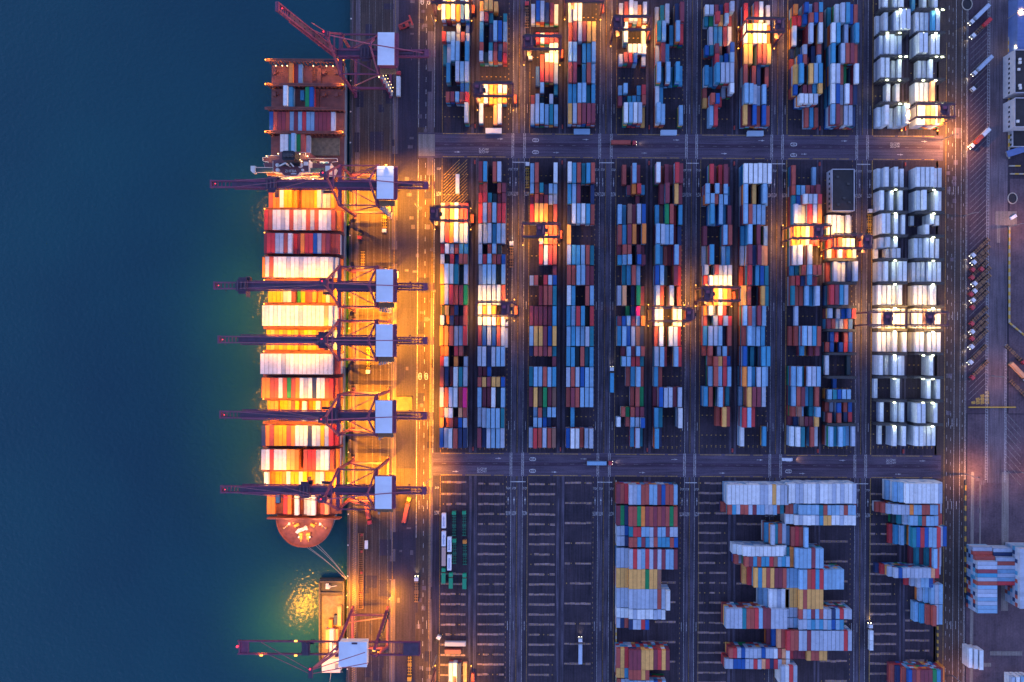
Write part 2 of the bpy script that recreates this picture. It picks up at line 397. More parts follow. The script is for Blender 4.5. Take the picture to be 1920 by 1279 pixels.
# lower block: rows packed tight: (cluster, x of first, y top, y bottom, tiers, paint, tier changes)
LOW = [
 ('C', 1156.4, 909.5, 946, 4, "MRXAALRRLLMBRRL", "333444444444444"),
 ('C', 1156.4, 950, 986.5, 4, "MGNRRGOMRMRMRGR", "333444444444444"),
 ('C', 1156.8, 988.5, 1006, 4, "AABTXXLLAMLLMAA", "333444444444444"),
 ('C', 1157.0, 1008, 1025.5, 4, "AANRRSMSARSSSRB", "333444444444444"),
 ('C', 1156.6, 1030, 1067, 4, "AAAAXALXAMAMLLM", "333444444444444"),
 ('C', 1156.4, 1068, 1104, 4, "YYYYYYYGYYD", "33344444444"),
 ('C', 1156.4, 1105.5, 1141, 4, "AAAAAAAAAARAW", "3334444444445"),
 ('C', 1156.4, 1143, 1161, 4, "WWWWAWWWWAAW", "333444444444"),
 ('C', 1156.4, 1162.5, 1180, 4, "ANRNAAXB", "33344444"),
 ('C', 1156.4, 1219, 1256, 5, "RYXMMMYYYMXYM", "4445555555555"),
 ('C', 1156.4, 1257, 1274, 5, "YYSRRRYR", "44455555"),
 ('C', 1157.4, 1277, 1294, 4, "RAALLALALBRL", "333444444444"),
 ('D', 1363.8, 909, 946, 5, "WWWWWWWWAAWYWAA", "555555555555555"),
 ('D', 1357.5, 946.8, 964, 5, "RRSARRAMLLAALRTA", "2555555555555443"),
 ('D', 1436, 982, 1020, 4, "SATRA", "35444"),
 ('D', 1378, 1024.5, 1043, 5, "WWWWWWWWWWWWW", "3455555555554"),
 ('D', 1381.5, 1044.3, 1062, 5, "RARMSRSSXDLSL", "3255555555555"),
 ('D', 1398.5, 1064, 1103, 5, "YXYSYRYMMR", "2355555555"),
 ('D', 1426.5, 1104.5, 1141, 4, "LLWWAWW", "2344444"),
 ('D', 1361.5, 1142.5, 1178, 5, "AAAATRRXLMMAAAA", "555555555555555"),
 ('D', 1442, 1179, 1214, 4, "MBER", "2344"),
 ('D', 1367, 1216, 1234, 4, "RXABAAAABAAWREW", "444444444444444"),
 ('D', 1359.5, 1236, 1254, 4, "AABBBAAXAEXNXAEW", "4444444444444444"),
 ('E', 1464.5, 1249, 1286, 5, "AWXA", "5555"),
 ('E', 1476, 907.2, 943.5, 5, "WWAAWWWAWWWAWAWWA", "55555555555555555"),
 ('E', 1475, 947.5, 965, 5, "RRLLLLLLTRLLLARLLM", "444555555555555553"),
 ('E', 1475, 967, 983.6, 5, "WWWAWWWASYYWWAWWW", "44555555555555555"),
 ('E', 1475.6, 987, 1025, 4, "LRXRL", "34445"),
 ('E', 1475.6, 1028, 1066, 5, "TOLLLLMLL", "445555555"),
 ('E', 1475.6, 1068, 1105, 5, "LLLLLRXSXLLLLL", "44455555555555"),
 ('E', 1475.2, 1105, 1142, 5, "YYYYRYYYY", "444555555"),
 ('E', 1475, 1142, 1160.5, 5, "AAARALMLRAANLXAA", "4445555555555555"),
 ('E', 1475, 1162, 1180, 5, "AALAALSLSALBLS", "44455555555555"),
 ('E', 1475, 1183, 1219.5, 5, "XRRAAMAAAAAAAAXA", "5555555555555555"),
 ('E', 1475, 1221, 1238, 4, "OXMMMYRRYY", "3333344444"),
 ('F', 1675, 907.5, 943, 6, "LLLWWWWWWWWAW", "2456666666664"),
 ('F', 1652, 946, 965.5, 5, "RRAAAAAOLLRRLLRA", "2345555555555543"),
 ('F', 1683, 968, 985, 5, "KTALLTRLLLRR", "234555555543"),
 ('F', 1680, 989, 1026.5, 5, "XSLTTBXBLLXAB", "1232555555544"),
 ('F', 1716, 1028, 1063.5, 4, "MTMTLRA", "1223543"),
 ('F', 1654, 1065, 1084, 5, "NXAABAAAAAAAEXLA", "1245555555555532"),
 ('F', 1704, 1084.5, 1101, 4, "XAALLBR", "2344443"),
 ('F', 1730, 1097, 1132.5, 4, "ALLAL", "23444"),
 ('F', 1722, 1134, 1171.5, 4, "LSRRAL", "234544"),
 ('F', 1680, 1257, 1293, 5, "RNRBMRMMMGSMO", "2345555555543"),
]
# stacks east of the ring road, long side east-west: (x left, x right, y of first, pitch, tiers, paint)
EASTBLK = [
 ('first', 1834, 1869, 1031, 7.35, 5, "ARRAAMSARLAALALL", "3345555555555555"),
 ('second', 1868, 1903, 1031, 7.35, 4, "ANARALALX", "334444444"),
 ('third', 1914, 1949, 1030, 7.35, 6, "AAAAAAAAAAAAAAA", "666666666666666"),
]
# ship, bays from the stern to the bow: (survey y, tiers, paint from left, tier changes)
SHIP_CX, SHIP_PITCH = 583.0, 7.53
SHIPB = [
 (155.0, ".....OML..........", ".....211.........."),
 (198.3, "....WS...GB.......", "....32...22......."),
 (241.5, "BRMMRLMLXLLMMMMA..", "1111111111111111.."),
 (284.5, "...WWTLGRA........", "...2223221........"),
 (381.5, "ROOWZZO.OOOZAWAO..", "1112221.11112111.."),
 (424.5, "XRWWAWRWAWRARWWARO", "444444444444444443"),
 (467.5, "MXXAARWXMOXXBARMRR", "455555544555555544"),
 (510.5, "OARWWWAWWAWWWAWWAA", "566666666666666665"),
 (553.5, "ZZZYAWMGZXXOOZWOO.", "11112221112211111."),
 (597.0, "WWWWWWWWWAWWWWWEWW", "566666666666666665"),
 (640.0, "ZYOZOZZOOZYZORXWA.", "22222223222222221."),
 (683.0, "WWWWWAWWWWWWWWWWWR", "666666666666666664"),
 (726.0, "OORRWRGROWAWNWWRXR", "555555555555555554"),
 (769.0, "ZOOZZYRZOWOZWOOKO.", "12211122131121111."),
 (811.5, "NORZZZROWWWNWAZAXX", "555555555555555554"),
 (854.5, "AWXWWWYYOKRXXAWWRO", "555555555155555543"),
 (897.5, "WOZZOWZZWZZOAWZZO.", "31112222221122111."),
 (940.5, "OO..XO.W.AWW.RE...", "11..11.2.122.11..."),
]
# ------------------------------------------------------------------ containers
TIER = 2.62
BOX_H = 2.55
LEN = {40: 12.19, 20: 6.06}
BOXES = []      # every box: dict(x, y, z0, len, ang, code, top, label, tint, score)
ORD = ['first', 'second', 'third', 'fourth', 'fifth', 'sixth', 'seventh', 'eighth', 'ninth', 'tenth', 'eleventh', 'twelfth',
       'thirteenth', 'fourteenth', 'fifteenth', 'sixteenth', 'seventeenth', 'eighteenth', 'nineteenth', 'twentieth']
MIXLOW = "RRMMLLASSTBNXOYGAAWRM"
def stack(x, y, L, ang, code, tiers, label, zb=0.0, low=MIXLOW, expose=None):
    for t in range(tiers):
        cc = code if t == tiers - 1 else rnd.choice(low)
        BOXES.append(dict(x=x, y=y, z=zb + t * TIER + 0.03, L=L, ang=ang, code=cc, top=(t == tiers - 1), label=label,
                          tint=rnd.uniform(0.86, 1.08), score=0.0))
def parse(row):
    cs, hs = row.split('/')
    return [(i, c, int(h)) for i, (c, h) in enumerate(zip(cs, hs)) if c != '.' and h != '.']

def yard(table, ytab, block, sign):
    for cn, bays in table.items():
        yk = cn if cn in ytab else cn[0]
        y0, pit = ytab[yk]
        reefer = cn in ('F1', 'F2')
        low = "WWWA" if reefer else MIXLOW
        for bi, bay in enumerate(bays):
            if not bay: continue
            halves = bay.split(';') if ';' in bay else [bay]
            for hi, row in enumerate(halves):
                if not row or '/' not in row: continue
                L = 20 if len(halves) == 2 else 40
                gy = y0 + sign * bi * pit
                if L == 20: gy += (-9.35, 9.35)[hi]
                cells = parse(row)
                for s_, c, h in cells:
                    gx = XL[cn] + 8.6 * s_ + 3.64 + rnd.uniform(-0.25, 0.25)
                    x, y = G(gx, gy + rnd.uniform(-0.4, 0.4))
                    lb = 'short ' if L == 20 else ''
                    half = '' if L == 40 else (' far half of' if hi == 0 else ' near half of')
                    lab = f"{lb}{CNAME[c]} container, {ORD[s_]} row,{half} bay {bi + 1}, {ORD[CN[cn]]} column, {block} yard block"
                    stack(x, y, L, math.pi / 2 + rnd.uniform(-.004, .004), c, h, lab, low=low if c in 'WA' else MIXLOW)
yard(MID, MIDY, 'middle', 1)
yard(TOP, TOPY, 'upper', -1)

for ri, (cl, x0, yt, yb, hd, cs, hs) in enumerate(LOW):
    gx0, gy0 = U(x0, (yt + yb) / 2, hd * TIER)
    L = 40 if yb - yt > 28 else 20
    white = sum(c in 'WA' for c in cs) > len(cs) * 0.7
    crow = sum(1 for q in LOW[:ri] if q[0] == cl)
    where = {'C': 'left', 'D': 'centre', 'E': 'centre right', 'F': 'right'}[cl]
    for s_, (c, h) in enumerate(zip(cs, hs)):
        x, y = G(gx0 + 7.46 * s_ + 3.7 + rnd.uniform(-.12, .12), gy0 + rnd.uniform(-.4, .4))
        lab = f"{'short ' if L == 20 else ''}{CNAME[c]} container, {ORD[s_]} in {ORD[crow]} row of {where} cluster, lower yard block"
        stack(x, y, L, math.pi / 2, c, int(h), lab, low="WWAWL" if white else MIXLOW)

for nm, xl, xr, y0, pit, hd, cs, hs in EASTBLK:
    for s_, (c, h) in enumerate(zip(cs, hs)):
        x, y = P((xl + xr) / 2, y0 + pit * 1.02 * s_ + 3, hd * TIER)
        lab = f"{CNAME[c]} container lying crosswise, {ORD[s_]} from top of {nm} stack beyond the ring road"
        stack(x, y, 40, 0.0, c, int(h), lab, low="AALSRNA")
for k, (px, py) in enumerate(((1820, 1234), (1830, 1236), (1840.5, 1238))):
    x, y = P(px, py, 7.8)
    stack(x, y, 40, math.pi / 2, 'W', 3, f"white container, {ORD[k]} from left of three standing alone beside ring road", low='W')
for k in range(4):
    x, y = P(1900 + 9 * k, 1288, 7.8)
    stack(x, y, 40, math.pi / 2, 'AWLW'[k], 3, f"{CNAME['AWLW'[k]]} container at frame corner, {ORD[k]} from left, beyond the ring road", low='W')
# one box on the hatched bay beside the quay road
x, y = P(857.6, 344.5, 2.6)
stack(x, y, 40, math.pi / 2, 'W', 1, 'lone off white container standing on yellow hatched ground beside the quay road')

DECK_Z = 10.4
for bi, (gy, cs, hs) in enumerate(SHIPB):
    for s_ in range(18):
        c, h = cs[s_], hs[s_]
        if c in '.d' or h == '.': continue
        gx = SHIP_CX + (s_ - 8.5) * SHIP_PITCH
        x, y = G(gx, gy)
        wh = f"{ORD[bi]} bay from the stern" if bi < 4 else f"{ORD[bi - 4]} bay below the bridge"
        lab = f"{CNAME[c]} container on ship deck, {ORD[s_]} row from sea side, {wh}"
        stack(x, y, 40, math.pi / 2, c, int(h), lab, zb=DECK_Z, low="RROOMAWXN")
for (px, py, L, c, lab) in ((566.5, 178.5, 20, 'S', 'small sky blue container alone on ship hatch cover near the stern'),
                            (520.5, 934, 20, 'B', 'small blue roofed box on ship deck near the bow')):
    x, y = P(px, py, 13)
    stack(x, y, L if L == 20 else 20, math.pi / 2, c, 1, lab, zb=DECK_Z)

# barge load
for k, (px, py, c, L, h) in enumerate(((636, 1156, 'E', 40, 1), (629, 1163, 'N', 20, 1), (619.5, 1171, 'O', 20, 1), (616, 1196, 'E', 40, 2), (623, 1196, 'W', 40, 2),
                                       (630.5, 1198, 'E', 40, 1), (621, 1217, 'W', 20, 1), (629, 1217, 'W', 20, 2), (637, 1217, 'E', 20, 1))):
    x, y = P(px, py, 3)
    stack(x, y, L, math.pi / 2, c, h, f"{CNAME[c]} container in barge hold under the last crane, {ORD[k]} counted from the barge bow", zb=0.4)
EXTRA_BOX = []    # loads carried by vehicles are added before the boxes are built

def box_len(b): return LEN[b['L']]
CORNERS = {}
def container_mesh(code, L):
    key = (code, L)
    if key in CORNERS: return CORNERS[key]
    mb = MB(); c = PAL[code]; l = LEN[L] / 2; w = 1.219
    dk = tuple(v * 0.8 for v in c)
    # roof panel sits a little below the rails, posts at the corners
    mb.box(-l + .06, l - .06, -w + .05, w - .05, 0.05, BOX_H - .05, c)
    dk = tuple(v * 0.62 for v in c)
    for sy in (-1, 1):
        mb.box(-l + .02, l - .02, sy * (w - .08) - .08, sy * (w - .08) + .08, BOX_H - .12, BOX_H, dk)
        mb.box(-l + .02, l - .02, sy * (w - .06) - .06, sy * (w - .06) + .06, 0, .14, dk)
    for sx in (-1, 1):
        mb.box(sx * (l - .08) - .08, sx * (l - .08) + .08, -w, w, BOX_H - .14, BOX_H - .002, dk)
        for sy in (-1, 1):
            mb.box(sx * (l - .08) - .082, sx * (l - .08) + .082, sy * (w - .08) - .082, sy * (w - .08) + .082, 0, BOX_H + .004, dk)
    # door bars on one end
    for k in (-.75, -.3, .3, .75):
        mb.box(-l + .01, -l + .07, k - .03, k + .03, .2, BOX_H - .2, (0.3, 0.3, 0.3))
    o = mb.build('shipping_container', MT['cont'])
    CORNERS[key] = o.data
    bpy.data.objects.remove(o)
    return CORNERS[key]

def finish_containers():
    # which tops show largest: projected roof plus the own side wall that stands clear of its neighbours
    cell = {}
    for b in BOXES:
        cell.setdefault((round(b['x'] / 3), round(b['y'] / 6)), []).append(b)
    cx, cy = G(NX, NY)
    for b in BOXES:
        if not b['top'] : continue
        zt = b['z'] + BOX_H
        k = H / (H - zt)
        A = LEN[b['L']] * 2.44 * k * k
        dx, dy = b['x'] - cx, b['y'] - cy
        side = 0.0
        sx = 1 if dx > 0 else -1
        nb = 0
        for ix in (-1, 0, 1):
            for iy in (-1, 0, 1):
                for q in cell.get((round((b['x'] - sx * 2.8) / 3) + ix, round(b['y'] / 6) + iy), ()):
                    if q is not b and abs(q['x'] - (b['x'] - sx * 2.8)) < 1.3 and abs(q['y'] - b['y']) < 5 and q['z'] >= b['z'] - 0.4:
                        nb = 1
        if not nb: side += LEN[b['L']] * abs(dx) * BOX_H / (H - zt)
        X = b['x'] - cx; 
        pxx = NX + dx / S * k; pyy = NY - dy / S * k
        inside = -5 < pxx < 1925 and -10 < pyy < 1289
        b['score'] = (A + side) if inside else 0
    tops = sorted([b for b in BOXES if b['top'] and not b.get('own')], key=lambda b: -b['score'])
    n_own = sum(1 for b in BOXES if b.get('own'))
    pick = tops[:300 - n_own]
    for b in pick: b['own'] = True
    mb = MB()
    for b in BOXES:
        if b.get('own'):
            o = bpy.data.objects.new('shipping_container', container_mesh(b['code'], b['L']))
            o.location = (b['x'], b['y'], b['z']); o.rotation_euler = (0, b.get('tiltx', 0), b['ang'])
            COL.objects.link(o)
            tag(o, b['label'], 'shipping container', 'shipping containers')
        else:
            c = tuple(v * b['tint'] for v in PAL[b['code']])
            l = LEN[b['L']]
            if abs(math.cos(b['ang'])) < 0.02:
                mb.box(b['x'] - 1.219, b['x'] + 1.219, b['y'] - l / 2, b['y'] + l / 2, b['z'], b['z'] + BOX_H, c, 0, False, False)
                if b['top']:
                    x0, x1, y0, y1, zt = b['x'] - 1.219, b['x'] + 1.219, b['y'] - l / 2, b['y'] + l / 2, b['z'] + BOX_H
                    i0, i1, j0, j1 = x0 + .16, x1 - .16, y0 + .16, y1 - .16
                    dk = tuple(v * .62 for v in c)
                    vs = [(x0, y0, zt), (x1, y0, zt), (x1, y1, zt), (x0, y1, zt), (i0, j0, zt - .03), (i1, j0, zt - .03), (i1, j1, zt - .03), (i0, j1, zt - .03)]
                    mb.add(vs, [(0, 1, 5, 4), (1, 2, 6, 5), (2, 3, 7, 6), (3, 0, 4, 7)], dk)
                    mb.add(vs[4:], [(0, 1, 2, 3)], c)
            else:
                mb.rbox(b['x'], b['y'], b['ang'], l, 2.438, b['z'], b['z'] + BOX_H, c)
    o = mb.build('container_stacks', MT['cont'])
    tag(o, 'remaining shipping containers stacked in bays across the yard and on the ship', 'containers', 'shipping containers', 'stuff')
# ------------------------------------------------------------------ setting
QX = 653.6
def gr(mb, x0, x1, y0, y1, z, mi=0):
    a = G(x0, y1); b_ = G(x1, y0)
    mb.quad([(a[0], a[1]), (b_[0], a[1]), (b_[0], b_[1]), (a[0], b_[1])], z, mi)
def sheet(name, mat, rects, z):
    mb = MB()
    for r in rects: gr(mb, r[0], r[1], r[2], r[3], z)
    return tag(mb.build(name, mat), kind='structure')
YN, YS, XE = -900, 2200, 3600
mb = MB()
a = G(-3200, 3400); b_ = G(QX + 3, -2200)
mb.quad([(a[0], a[1]), (b_[0], a[1]), (b_[0], b_[1]), (a[0], b_[1])], -3.2)
tag(mb.build('harbour_water', MT['water']), kind='structure')
mb = MB()
a = G(QX, YS); b_ = G(XE, YN)
mb.box(a[0], b_[0], a[1], b_[1], -9, 0.0)
tag(mb.build('yard_ground', MT['g_yard']), kind='structure')
sheet('quay_apron_ground', MT['g_apron'], [(QX + 3.2, 812, YN, YS)], .004)
sheet('apron_lane_ground', MT['g_apron_dark'], [(744.5, 780, YN, 880), (744.5, 782, 960, YS), (784, 798, 60, 240)], .008)
sheet('quay_concrete_band_ground', MT['g_band'], [(QX + 3.4, 659, YN, YS), (733.5, 743.5, YN, YS), (664, 671, YN, YS), (799, 811, 60, 330), (806, 813, 560, YS)], .008)
TOPR, BOTR = (250, 297), (849, 893)
sheet('truck_park_ground', MT['g_park'], [(1812, 1852, YN, 770), (1780, 1812, YN, YS)], .004)
sheet('ring_road', MT['g_apron'], [(1753, 1812, YN, YS)], .006)
sheet('outer_road', MT['g_band'], [(1852.5, 1888, YN, 900)], .008)
sheet('outer_yard_ground', MT['g_soil'], [(1892, 2300, 330, 770), (1815, 2300, 772, 1700), (1888.5, 2300, YN, 70)], .006)
# concrete runways of the yard cranes and the truck lanes beside them
gapo = [(950.5, 991), (1113.5, 1153.5), (1277, 1312.5), (1436.5, 1474), (1596, 1633.5)]
gapi = [(880, 896.5), (1044.5, 1060.5), (1207.5, 1222.5), (1366.5, 1382.5), (1528, 1541), (1687.5, 1700.5)]
R1 = []; R2 = []
for y0, y1 in ((YN, TOPR[0]), (TOPR[1], BOTR[0]), (BOTR[1], 1700)):
    for a_, b_ in gapo:
        w = b_ - a_
        R2 += [(a_, a_ + w * .22, y0, y1), (a_ + w * .78, b_, y0, y1)]
        R1 += [(a_ + w * .24, a_ + w * .45, y0, y1), (a_ + w * .53, a_ + w * .74, y0, y1)]
    for a_, b_ in gapi:
        w = b_ - a_
        R1 += [(a_ + 1, a_ + w * .36, y0, y1), (a_ + w * .64, b_ - 1, y0, y1)]
    R2 += [(814, 826, y0, y1)]
    R1 += [(1753.5, 1757, y0, y1)]
sheet('crane_runway_ground', MT['g_run'], R1, .006)
sheet('truck_lane_ground', MT['g_run_dark'], R2, .006)
sheet('cross_road', MT['g_road'], [(782, 1766, TOPR[0], TOPR[1]), (812, 1766, BOTR[0], BOTR[1])], .010)
sheet('cross_road_middle', MT['g_roadmid'], [(814, 1760, 268, 276), (814, 1760, 867, 874)], .014)
sheet('light_patch_ground', MT['g_light'], [(1822, 1828, 880, 1300), (1838, 1841, 900, 1040), (1880, 1893, 880, 1140), (1843, 1862, 1238, 1245), (1860, 1920, 1216, 1224), (782, 813, 253, 294), (1865, 1905, 391, 417), (1868, 1874, 417, 450)], .016)
# painted marks
W = []; Yl = []; D = []; SLOT = []
def vline(lst, x, y0, y1, w=.55): lst.append((x - w / 2, x + w / 2, y0, y1))
def hline(lst, y, x0, x1, w=.55): lst.append((x0, x1, y - w / 2, y + w / 2))
vline(W, 782.4, -40, 240, .7); vline(W, 782.4, 300, 1010, .7); vline(W, 812.8, 300, 850, .7); vline(W, 812, -30, 240, .6)
vline(Yl, 807, 640, 1200, .9); vline(Yl, 809.2, 300, 1300, .5)
for k in range(-2, 60):
    y = 8 + 23 * k
    if not (TOPR[0] - 6 < y < TOPR[1]): vline(W, 796, y, y + 9, .6)
vline(Yl, 738, -60, 1300, .5); vline(D, 672, -60, 1300, .6); vline(D, 729, -60, 1300, .6); vline(D, 700, -60, 1300, .5); vline(D, 689, -60, 1300, .5); vline(D, 714, -60, 1300, .5)
for y in (TOPR[0] + 1.5, TOPR[1] - 2.2, BOTR[0] + 2, BOTR[1] - 1.5):
    for i in range(6):
        c0 = XL[('A1', 'B1', 'C1', 'D1', 'E1', 'F1')[i]]
        c1 = XL[('A2', 'B2', 'C2', 'D2', 'E2', 'F2')[i]] + 50
        hline(Yl, y, c0, c0 + 40, 1.1); hline(Yl, y, c0 + 46, c1 - 26, 1.1); hline(Yl, y, c1 - 20, c1 - 2, 1.1)
for yy in (TOPR, BOTR):
    for k in range(40):
        x = 830 + 24 * k
        if x < 1740: hline(D, (yy[0] + yy[1]) / 2 - 1, x, x + 8, .5)
# striped crossings where the truck lanes meet the cross roads
LADDER = []
for yy in (TOPR, BOTR):
    for a_, b_ in gapo:
        w = b_ - a_
        for xx in (a_ + w * .22, a_ + w * .76):
            vline(W, xx - 1.9, yy[0], yy[1], .5); vline(W, xx + 1.9, yy[0], yy[1], .5)
            k = yy[0]
            while k < yy[1] - 3:
                LADDER.append(((xx - 1.9, k + 2.6), (xx + 1.9, k))); k += 2.6
for y0, y1 in ((-60, TOPR[0]), (TOPR[1], BOTR[0]), (BOTR[1], 1320)):
    for a_, b_ in gapo:
        w = b_ - a_
        vline(W, a_ + w * .22, y0, y1, .5); vline(W, a_ + w * .76, y0, y1, .5)
        vline(Yl, b_ - .4, y0, y1, .55); vline(Yl, a_ + w * .5, y0, y1, .45)
        k = y0
        while k < y1:
            vline(Yl, a_ + .5, k, k + 3, .7); k += 9.4
    vline(Yl, 827, y0, y1, .6); vline(Yl, 1472.8, y0, y1, .5); vline(Yl, 1634, y0, y1, .6)
# stop lines, arrows
ARROWS = []
for y, sgn in ((304.5, 1), (903.5, 1)):
    for a_, b_ in gapo:
        hline(W, y, a_ + 8, b_ - 4, 1.5)
def arrow(x, y, L, up):
    s_ = -1 if up else 1
    vline(W, x, min(y, y + s_ * L), max(y, y + s_ * L), .7)
    ARROWS.append(((x - 1.5, y + s_ * L * .55), (x + 1.5, y + s_ * L * .55), (x, y + s_ * L * .85)))
for a_, b_ in gapo:
    w = b_ - a_
    for xx in (a_ + w * .1, a_ + w * .37, a_ + w * .88):
        arrow(xx, 333, 16, False); arrow(xx, 946, 14, True)
        vline(W, xx, 790, 806, .6); vline(W, xx, 195, 212, .6); vline(W, xx, 1165, 1182, .6); vline(W, xx, 565, 580, .6)
for x in (787.5, 803): vline(W, x, 330, 352, .6); vline(W, x, 792, 806, .6); vline(W, x, 940, 956, .6); vline(W, x, 1165, 1180, .6)
for yy in (TOPR, BOTR):
    for i, x in enumerate((850, 930, 1035, 1090, 1200, 1260, 1350, 1420, 1500, 1575, 1680, 1725)):
        y = yy[0] + (11 if i % 2 else 36)
        hline(W, y, x, x + 11, .8); ARROWS.append(((x + 6, y - 1.7), (x + 6, y + 1.7), (x + 10, y)))
# slot bars on the bare bays of the lower block
for x0, x1, ys in ((829, 876, [905, 927, 946] + [1077 + 19 * k for k in range(12)]), (898, 948.5, [908 + 18.8 * k for k in range(21)]),
                   (994, 1043, [908 + 18.8 * k for k in range(21)]), (1061, 1111, [905 + 37.7 * k for k in range(11)]),
                   (1311, 1365, [904 + 18.7 * k for k in range(21)]), (1383, 1432, [980 + 37.4 * k for k in range(9)]),
                   (1540, 1592, [1012 + 37.4 * k for k in range(8)]), (1633, 1684, [923 + 18.7 * k for k in range(20)]),
                   (1700, 1746, [1122 + 18.7 * k for k in range(9)]), (1205, 1270, [1091 + 37 * k for k in range(5)])):
    for y in ys: SLOT.append((x0, x1, y - 2.1, y + 2.1))
SLOT = [s_ for s_ in SLOT if s_]
DOTS = []
for (x0, x1, a_, b_) in SLOT:
    for k in range(6):
        xx = x0 + 4 + (x1 - x0 - 8) * k / 5
        DOTS.append((xx - .8, xx + .8, a_ + 1, b_ - 1))
for cn, bays in MID.items():
    y0, pit = MIDY[cn if cn in MIDY else cn[0]]
    for bi in range(len(bays)):
        for k in range(6):
            xx = XL[cn] + 8.6 * k + 3.6
            y = y0 + pit * bi
            DOTS.append((xx - 1.3, xx + 1.3, y - .8, y + .8))
    for k in range(6):
        xx = XL[cn] + 8.6 * k + 3.6
        y = y0 + pit * (len(bays) - .45)
        DOTS.append((xx - .4, xx + .4, y - 1.6, y + 3)); DOTS.append((xx - 1.2, xx + 1.2, y - 1.6, y - .6))
for cn in TOP:
    y0, pit = TOPY[cn[0]]
    for bi in range(6):
        for k in range(6):
            xx = XL[cn] + 8.6 * k + 3.6; y = y0 - pit * bi
            DOTS.append((xx - 1.3, xx + 1.3, y - .8, y + .8))
# ring road and truck park lines
for x in (1789.5, 1800.5, 1809.5, 1811.5): vline(W, x, -60, 1320, .5)
for k in range(60):
    y = -40 + 23 * k
    vline(W, 1776, y, y + 8, .5); vline(W, 1783.5, y + 5, y + 11, .5); vline(W, 1805, y + 3, y + 8, .5)
for y in (200, 345, 580, 780, 935, 1160):
    for x in (1779, 1786, 1795): vline(W, x, y, y + 15, .7)
vline(Yl, 1771.5, 75, 1300, .7)
vline(W, 1848.5, -60, 900, .45); vline(W, 1852.6, -60, 900, .45); vline(W, 1884.5, 640, 900, .45); vline(W, 1887.5, 640, 900, .45)
for k in range(330):
    y = -60 + 2.9 * k
    LADDER.append(((1848.5, y), (1852.6, y - .8)))
    if 640 < y < 900: LADDER.append(((1884.5, y), (1887.5, y - .8)))
STR = []
for k in range(62):
    y = 62 + 11.2 * k
    STR.append(((1817, y), (1847.5, y - 30)))
for k in range(9):
    STR.append(((1888, 770 + 13 * k), (1915, 800 + 13 * k)))
HAT = []
for k in range(17):      # yellow hatching on the bay beside the quay road
    y = 300 + 6.2 * k
    HAT.append(((830, y + 30), (860, y))); HAT.append(((856, y + 18), (874, y)))
for k in range(90):
    y = 905 + 4.2 * k
    HAT.append(((663.5, y + 4.5), (670, y)))
def diag(mb, p, q, w, z):
    a_ = Vector((*G(*p), 0)); b_ = Vector((*G(*q), 0)); d = (b_ - a_).normalized(); s_ = Vector((-d.y, d.x, 0)) * w * S / 2
    mb.quad([tuple((a_ - s_)[:2]), tuple((b_ - s_)[:2]), tuple((b_ + s_)[:2]), tuple((a_ + s_)[:2])], z)
mb = MB()
for i_, r in enumerate(W): gr(mb, *r, .0195 + .0008 * (i_ % 4))
for p, q in LADDER: diag(mb, p, q, .6, .024)
for t in ARROWS: mb.add([(*G(*p), .026) for p in t], [(0, 1, 2)])
# speed ovals: a ring with a figure inside
def ring(mb, gx, gy, rx, ry, w, z=.024):
    n = 24; x, y = G(gx, gy); vs = []
    for i in range(n):
        t = 2 * math.pi * i / n
        ct, st = math.cos(t), math.sin(t)
        cs_ = math.copysign(abs(ct) ** .75, ct); ss_ = math.copysign(abs(st) ** .75, st)
        vs += [(x + rx * S * cs_, y + ry * S * ss_, z), (x + (rx - w) * S * cs_, y + (ry - w) * S * ss_, z)]
    mb.add(vs, [(2 * i, 2 * ((i + 1) % n), 2 * ((i + 1) % n) + 1, 2 * i + 1) for i in range(n)])
OV = [(1002, 263), (1002, 285.5), (1000, 861), (1000, 883), (1486, 268), (1486, 288), (1480, 860), (1480, 881)]
OVV = [(788, 3.5), (800, 3.5), (788, 707), (799.5, 707)]
for x, y in OV: ring(mb, x, y, 6.2, 3.5, 1.2)
for x, y in OVV: ring(mb, x, y, 3.2, 6.4, 1.1)
def text_mesh(mb, body, gx, gy, size, rot=0.0, z=.024, tall=1.0):
    cu = bpy.data.curves.new('lettering', 'FONT'); cu.body = body; cu.size = size
    cu.align_x = 'CENTER'; cu.align_y = 'CENTER'
    o = bpy.data.objects.new('lettering', cu); COL.objects.link(o)
    dg = bpy.context.evaluated_depsgraph_get()
    me = o.evaluated_get(dg).to_mesh()
    x, y = (gx, gy) if z > 1 else G(gx, gy)
    c_, s_ = math.cos(rot), math.sin(rot)
    vs = [(x + v.co.x * c_ - v.co.y * tall * s_, y + v.co.x * s_ + v.co.y * tall * c_, z) for v in me.vertices]
    fs = [tuple(p.vertices) for p in me.polygons]
    mb.add(vs, fs)
    o.evaluated_get(dg).to_mesh_clear()
    bpy.data.objects.remove(o); bpy.data.curves.remove(cu)
for x, y in OV: text_mesh(mb, '30', x, y, 2.0)
for x, y in OVV: text_mesh(mb, '30', x, y, 2.0, math.pi / 2)
for a_, b_ in gapo:
    w = b_ - a_
    for xx in (a_ + w * .1, a_ + w * .37, a_ + w * .88):
        text_mesh(mb, 'STOP', xx, 318, 1.05, tall=1.9); text_mesh(mb, 'SLOW', xx, 364, 1.05, tall=3.4)
        text_mesh(mb, 'STOP', xx, 916, 1.05, tall=1.9); text_mesh(mb, 'SLOW', xx, 963, 1.05, tall=3.4)
for x, y in ((821, 318), (821, 916)):
    text_mesh(mb, 'STOP', x, y, 1.05, tall=1.9); text_mesh(mb, 'SLOW', x, y + 47, 1.05, tall=3.4); arrow(x, y + 20, 14, True)
